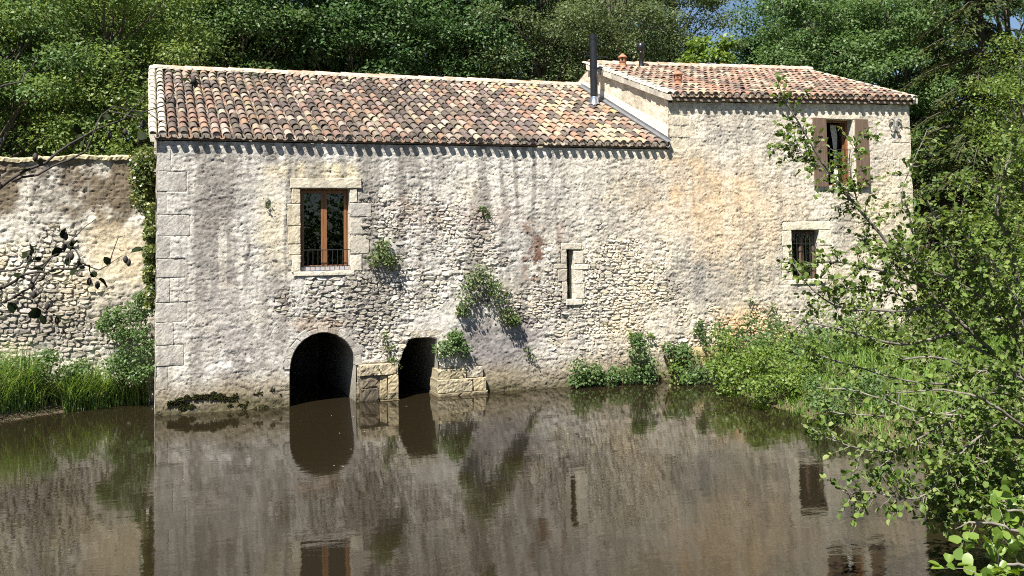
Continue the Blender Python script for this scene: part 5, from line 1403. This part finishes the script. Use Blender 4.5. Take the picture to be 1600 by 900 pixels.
leafy_branch([
    ([(1655, 640, 13.), (1560, 560, 13.), (1437, 445, 12.8), (1360, 350, 12.8), (1300, 275, 12.6), (1240, 170, 12.4), (1222, 128, 12.4)], .032, .006, .8),
    ([(1437, 445, 12.8), (1370, 420, 12.4), (1300, 410, 12.2), (1240, 420, 12.1)], .02, .006, 1.1),
    ([(1470, 480, 12.8), (1380, 490, 12.3), (1290, 480, 12.0), (1230, 410, 12.0)], .02, .006, .9),
    ([(1500, 520, 12.9), (1400, 540, 12.2), (1310, 515, 12.0), (1240, 500, 12.0)], .022, .006, .8),
    ([(1655, 640, 13.), (1600, 540, 13.), (1520, 460, 13.3), (1475, 370, 13.5), (1450, 300, 13.5)], .035, .008, 1.6),
    ([(1600, 540, 13.), (1590, 420, 13.), (1560, 330, 12.8), (1590, 230, 12.8)], .035, .01, 1.5),
    ([(1520, 460, 13.3), (1460, 420, 13.0), (1400, 400, 12.8), (1340, 380, 12.8)], .02, .006, 1.8),
    ([(1655, 640, 13.), (1560, 600, 12.5), (1480, 560, 12.0), (1400, 560, 11.8)], .03, .008, 1.0),
    ([(1437, 445, 12.8), (1420, 340, 12.6), (1405, 290, 12.6), (1440, 200, 12.6)], .012, .004, .8),
    ([(1560, 470, 13.), (1530, 400, 12.7), (1500, 350, 12.5), (1520, 280, 12.5)], .02, .006, 1.6),
    ([(1560, 560, 13.), (1480, 520, 12.8), (1420, 470, 12.7), (1350, 450, 12.6), (1290, 455, 12.5)], .018, .005, 1.0),
    ([(1560, 560, 13.), (1500, 590, 12.6), (1430, 590, 12.4), (1340, 570, 12.3), (1260, 540, 12.2)], .018, .005, .5),
    ([(1600, 540, 13.), (1560, 480, 12.6), (1500, 440, 12.4), (1440, 410, 12.3), (1410, 380, 12.2)], .02, .005, 1.5),
    ([(1640, 600, 13.), (1610, 500, 12.5), (1570, 430, 12.3), (1540, 380, 12.3)], .022, .006, 1.5),
    ([(1300, 275, 12.6), (1260, 250, 12.5), (1215, 225, 12.5)], .008, .003, 1.7),
    ([(1340, 330, 12.7), (1330, 260, 12.7), (1345, 205, 12.7)], .008, .003, 1.2),
], 'leaning_alder', 'leaning alder whose pale limb crosses the windows of the raised block', 701, trunk_extra=([tuple(root + np.array([.9, -.1, -2.2])), tuple(root + np.array([.35, 0, -.9])), tuple(root)], [.11, .08, .05], 8), grp='alders on the right bank')
root2 = at(1660, 720, 10.5)
leafy_branch([
    ([(1660, 720, 10.5), (1590, 640, 10.6), (1500, 650, 10.4), (1400, 700, 10.2), (1320, 690, 10.2), (1260, 660, 10.3)], .016, .003, .9),
    ([(1590, 640, 10.6), (1510, 690, 10.3), (1440, 770, 10.1), (1370, 765, 10.1), (1325, 770, 10.2)], .014, .003, 1.5),
    ([(1660, 720, 10.5), (1560, 720, 10.2), (1500, 740, 10.2), (1460, 800, 10.2)], .016, .003, 2.0),
    ([(1620, 680, 10.5), (1560, 640, 10.2), (1480, 610, 10.2), (1380, 620, 10.3)], .02, .005, .5),
    ([(1660, 720, 10.5), (1610, 770, 10.3), (1550, 790, 10.2), (1480, 810, 10.2)], .02, .005, 1.7),
    ([(1660, 660, 10.5), (1600, 590, 10.5), (1540, 570, 10.5), (1480, 580, 10.6)], .014, .003, 1.7),
    ([(1660, 700, 10.7), (1580, 680, 10.8), (1500, 700, 10.8), (1440, 690, 10.8), (1380, 730, 10.7)], .02, .005, 1.5),
    ([(1660, 740, 10.3), (1590, 740, 10.4), (1520, 770, 10.4), (1470, 760, 10.4)], .02, .005, 1.7),
    ([(1660, 760, 10.1), (1600, 800, 10.2), (1540, 830, 10.2)], .02, .005, 1.5),
    ([(1640, 640, 10.8), (1560, 610, 11.0), (1490, 640, 11.2), (1420, 650, 11.2), (1300, 640, 11.2)], .018, .005, .5),
    ([(1500, 650, 10.4), (1440, 640, 10.6), (1360, 610, 10.8), (1290, 600, 11.0)], .014, .004, .4),
], 'leaning_alder', 'low alder boughs hanging just above the water at the lower right', 702, leaf=(.04, .072), per_m=26, trunk_extra=([tuple(root2 + np.array([1.0, 0, -1.7])), tuple(root2 + np.array([.4, 0, -.6])), tuple(root2)], [.09, .07, .04], 8), grp='alders on the right bank')
leafy_branch([
    ([(1680, 900, 4.6), (1620, 850, 4.6), (1560, 820, 4.6), (1500, 825, 4.7)], .012, .003, 1.2),
    ([(1680, 930, 4.5), (1610, 900, 4.5), (1550, 880, 4.5), (1500, 890, 4.5)], .012, .003, 1.5),
    ([(1680, 860, 4.6), (1640, 820, 4.6), (1600, 790, 4.6), (1575, 780, 4.6)], .010, .003, 1.6),
    ([(1680, 960, 4.4), (1600, 940, 4.4), (1530, 920, 4.4)], .010, .003, 1.5),
], 'alder_branch', 'bright lime green alder branch close by in the lower right corner', 703, leaf=(.032, .062), spacing=.035, twig=(.10, .26), per_m=14, kind='leaf_near', cat='branch', tw_r=.003, bare=.1)
# dark twigs close to the lens on the left
leafy_branch([
    ([(-60, 470, 3.2), (20, 448, 3.2), (90, 440, 3.2), (130, 430, 3.25)], .006, .002, 1.2),
    ([(20, 460, 3.2), (90, 400, 3.3), (150, 440, 3.3), (205, 395, 3.35)], .004, .0012, .5),
    ([(-40, 440, 3.1), (60, 425, 3.1), (120, 375, 3.2)], .004, .0012, .7),
    ([(-60, 500, 3.2), (10, 470, 3.2), (60, 460, 3.2)], .005, .0015, 1.0),
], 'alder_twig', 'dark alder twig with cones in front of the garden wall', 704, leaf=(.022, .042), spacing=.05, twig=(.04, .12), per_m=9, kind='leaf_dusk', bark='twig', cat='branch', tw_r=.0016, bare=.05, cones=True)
leafy_branch([
    ([(-60, 330, 3.0), (20, 290, 3.0), (100, 250, 3.1), (170, 190, 3.2), (245, 150, 3.3)], .006, .0015, .35),
    ([(20, 290, 3.0), (80, 240, 3.0), (150, 180, 3.1), (235, 185, 3.2)], .004, .0012, .45),
    ([(-60, 260, 3.0), (10, 280, 3.0), (30, 320, 3.0)], .005, .002, .7),
    ([(170, 190, 3.2), (240, 175, 3.2), (290, 140, 3.25), (305, 115, 3.25)], .0025, .001, .5),
    ([(-60, 190, 3.0), (20, 150, 3.0), (75, 95, 3.1)], .004, .0012, .25),
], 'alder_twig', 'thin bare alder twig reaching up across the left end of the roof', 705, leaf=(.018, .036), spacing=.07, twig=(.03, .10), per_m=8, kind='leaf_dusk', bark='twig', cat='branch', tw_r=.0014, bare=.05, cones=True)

# specks drifting on the water
r = np.random.default_rng(91); m_ = MB()
for k in range(70):
    x, y = (r.uniform(.3, 9), r.uniform(-7, -.2)) if k < 45 else (r.uniform(9, 12.3), r.uniform(-6, -.4))
    a = r.uniform(0, 6.28); l, w = r.uniform(.008, .03), r.uniform(.006, .014); c, q = math.cos(a), math.sin(a)
    m_.add([(x + c * l, y + q * l, .004), (x - q * w, y + c * w, .005), (x - c * l, y - q * l, .006), (x + q * w, y - c * w, .004)], [(0, 1, 2, 3)])
o = m_.build('floating_debris', simple('pale_flotsam', (.4, .36, .25), .9)); tag(o, 'tiny pale specks drifting on the river', 'debris', kind='stuff')
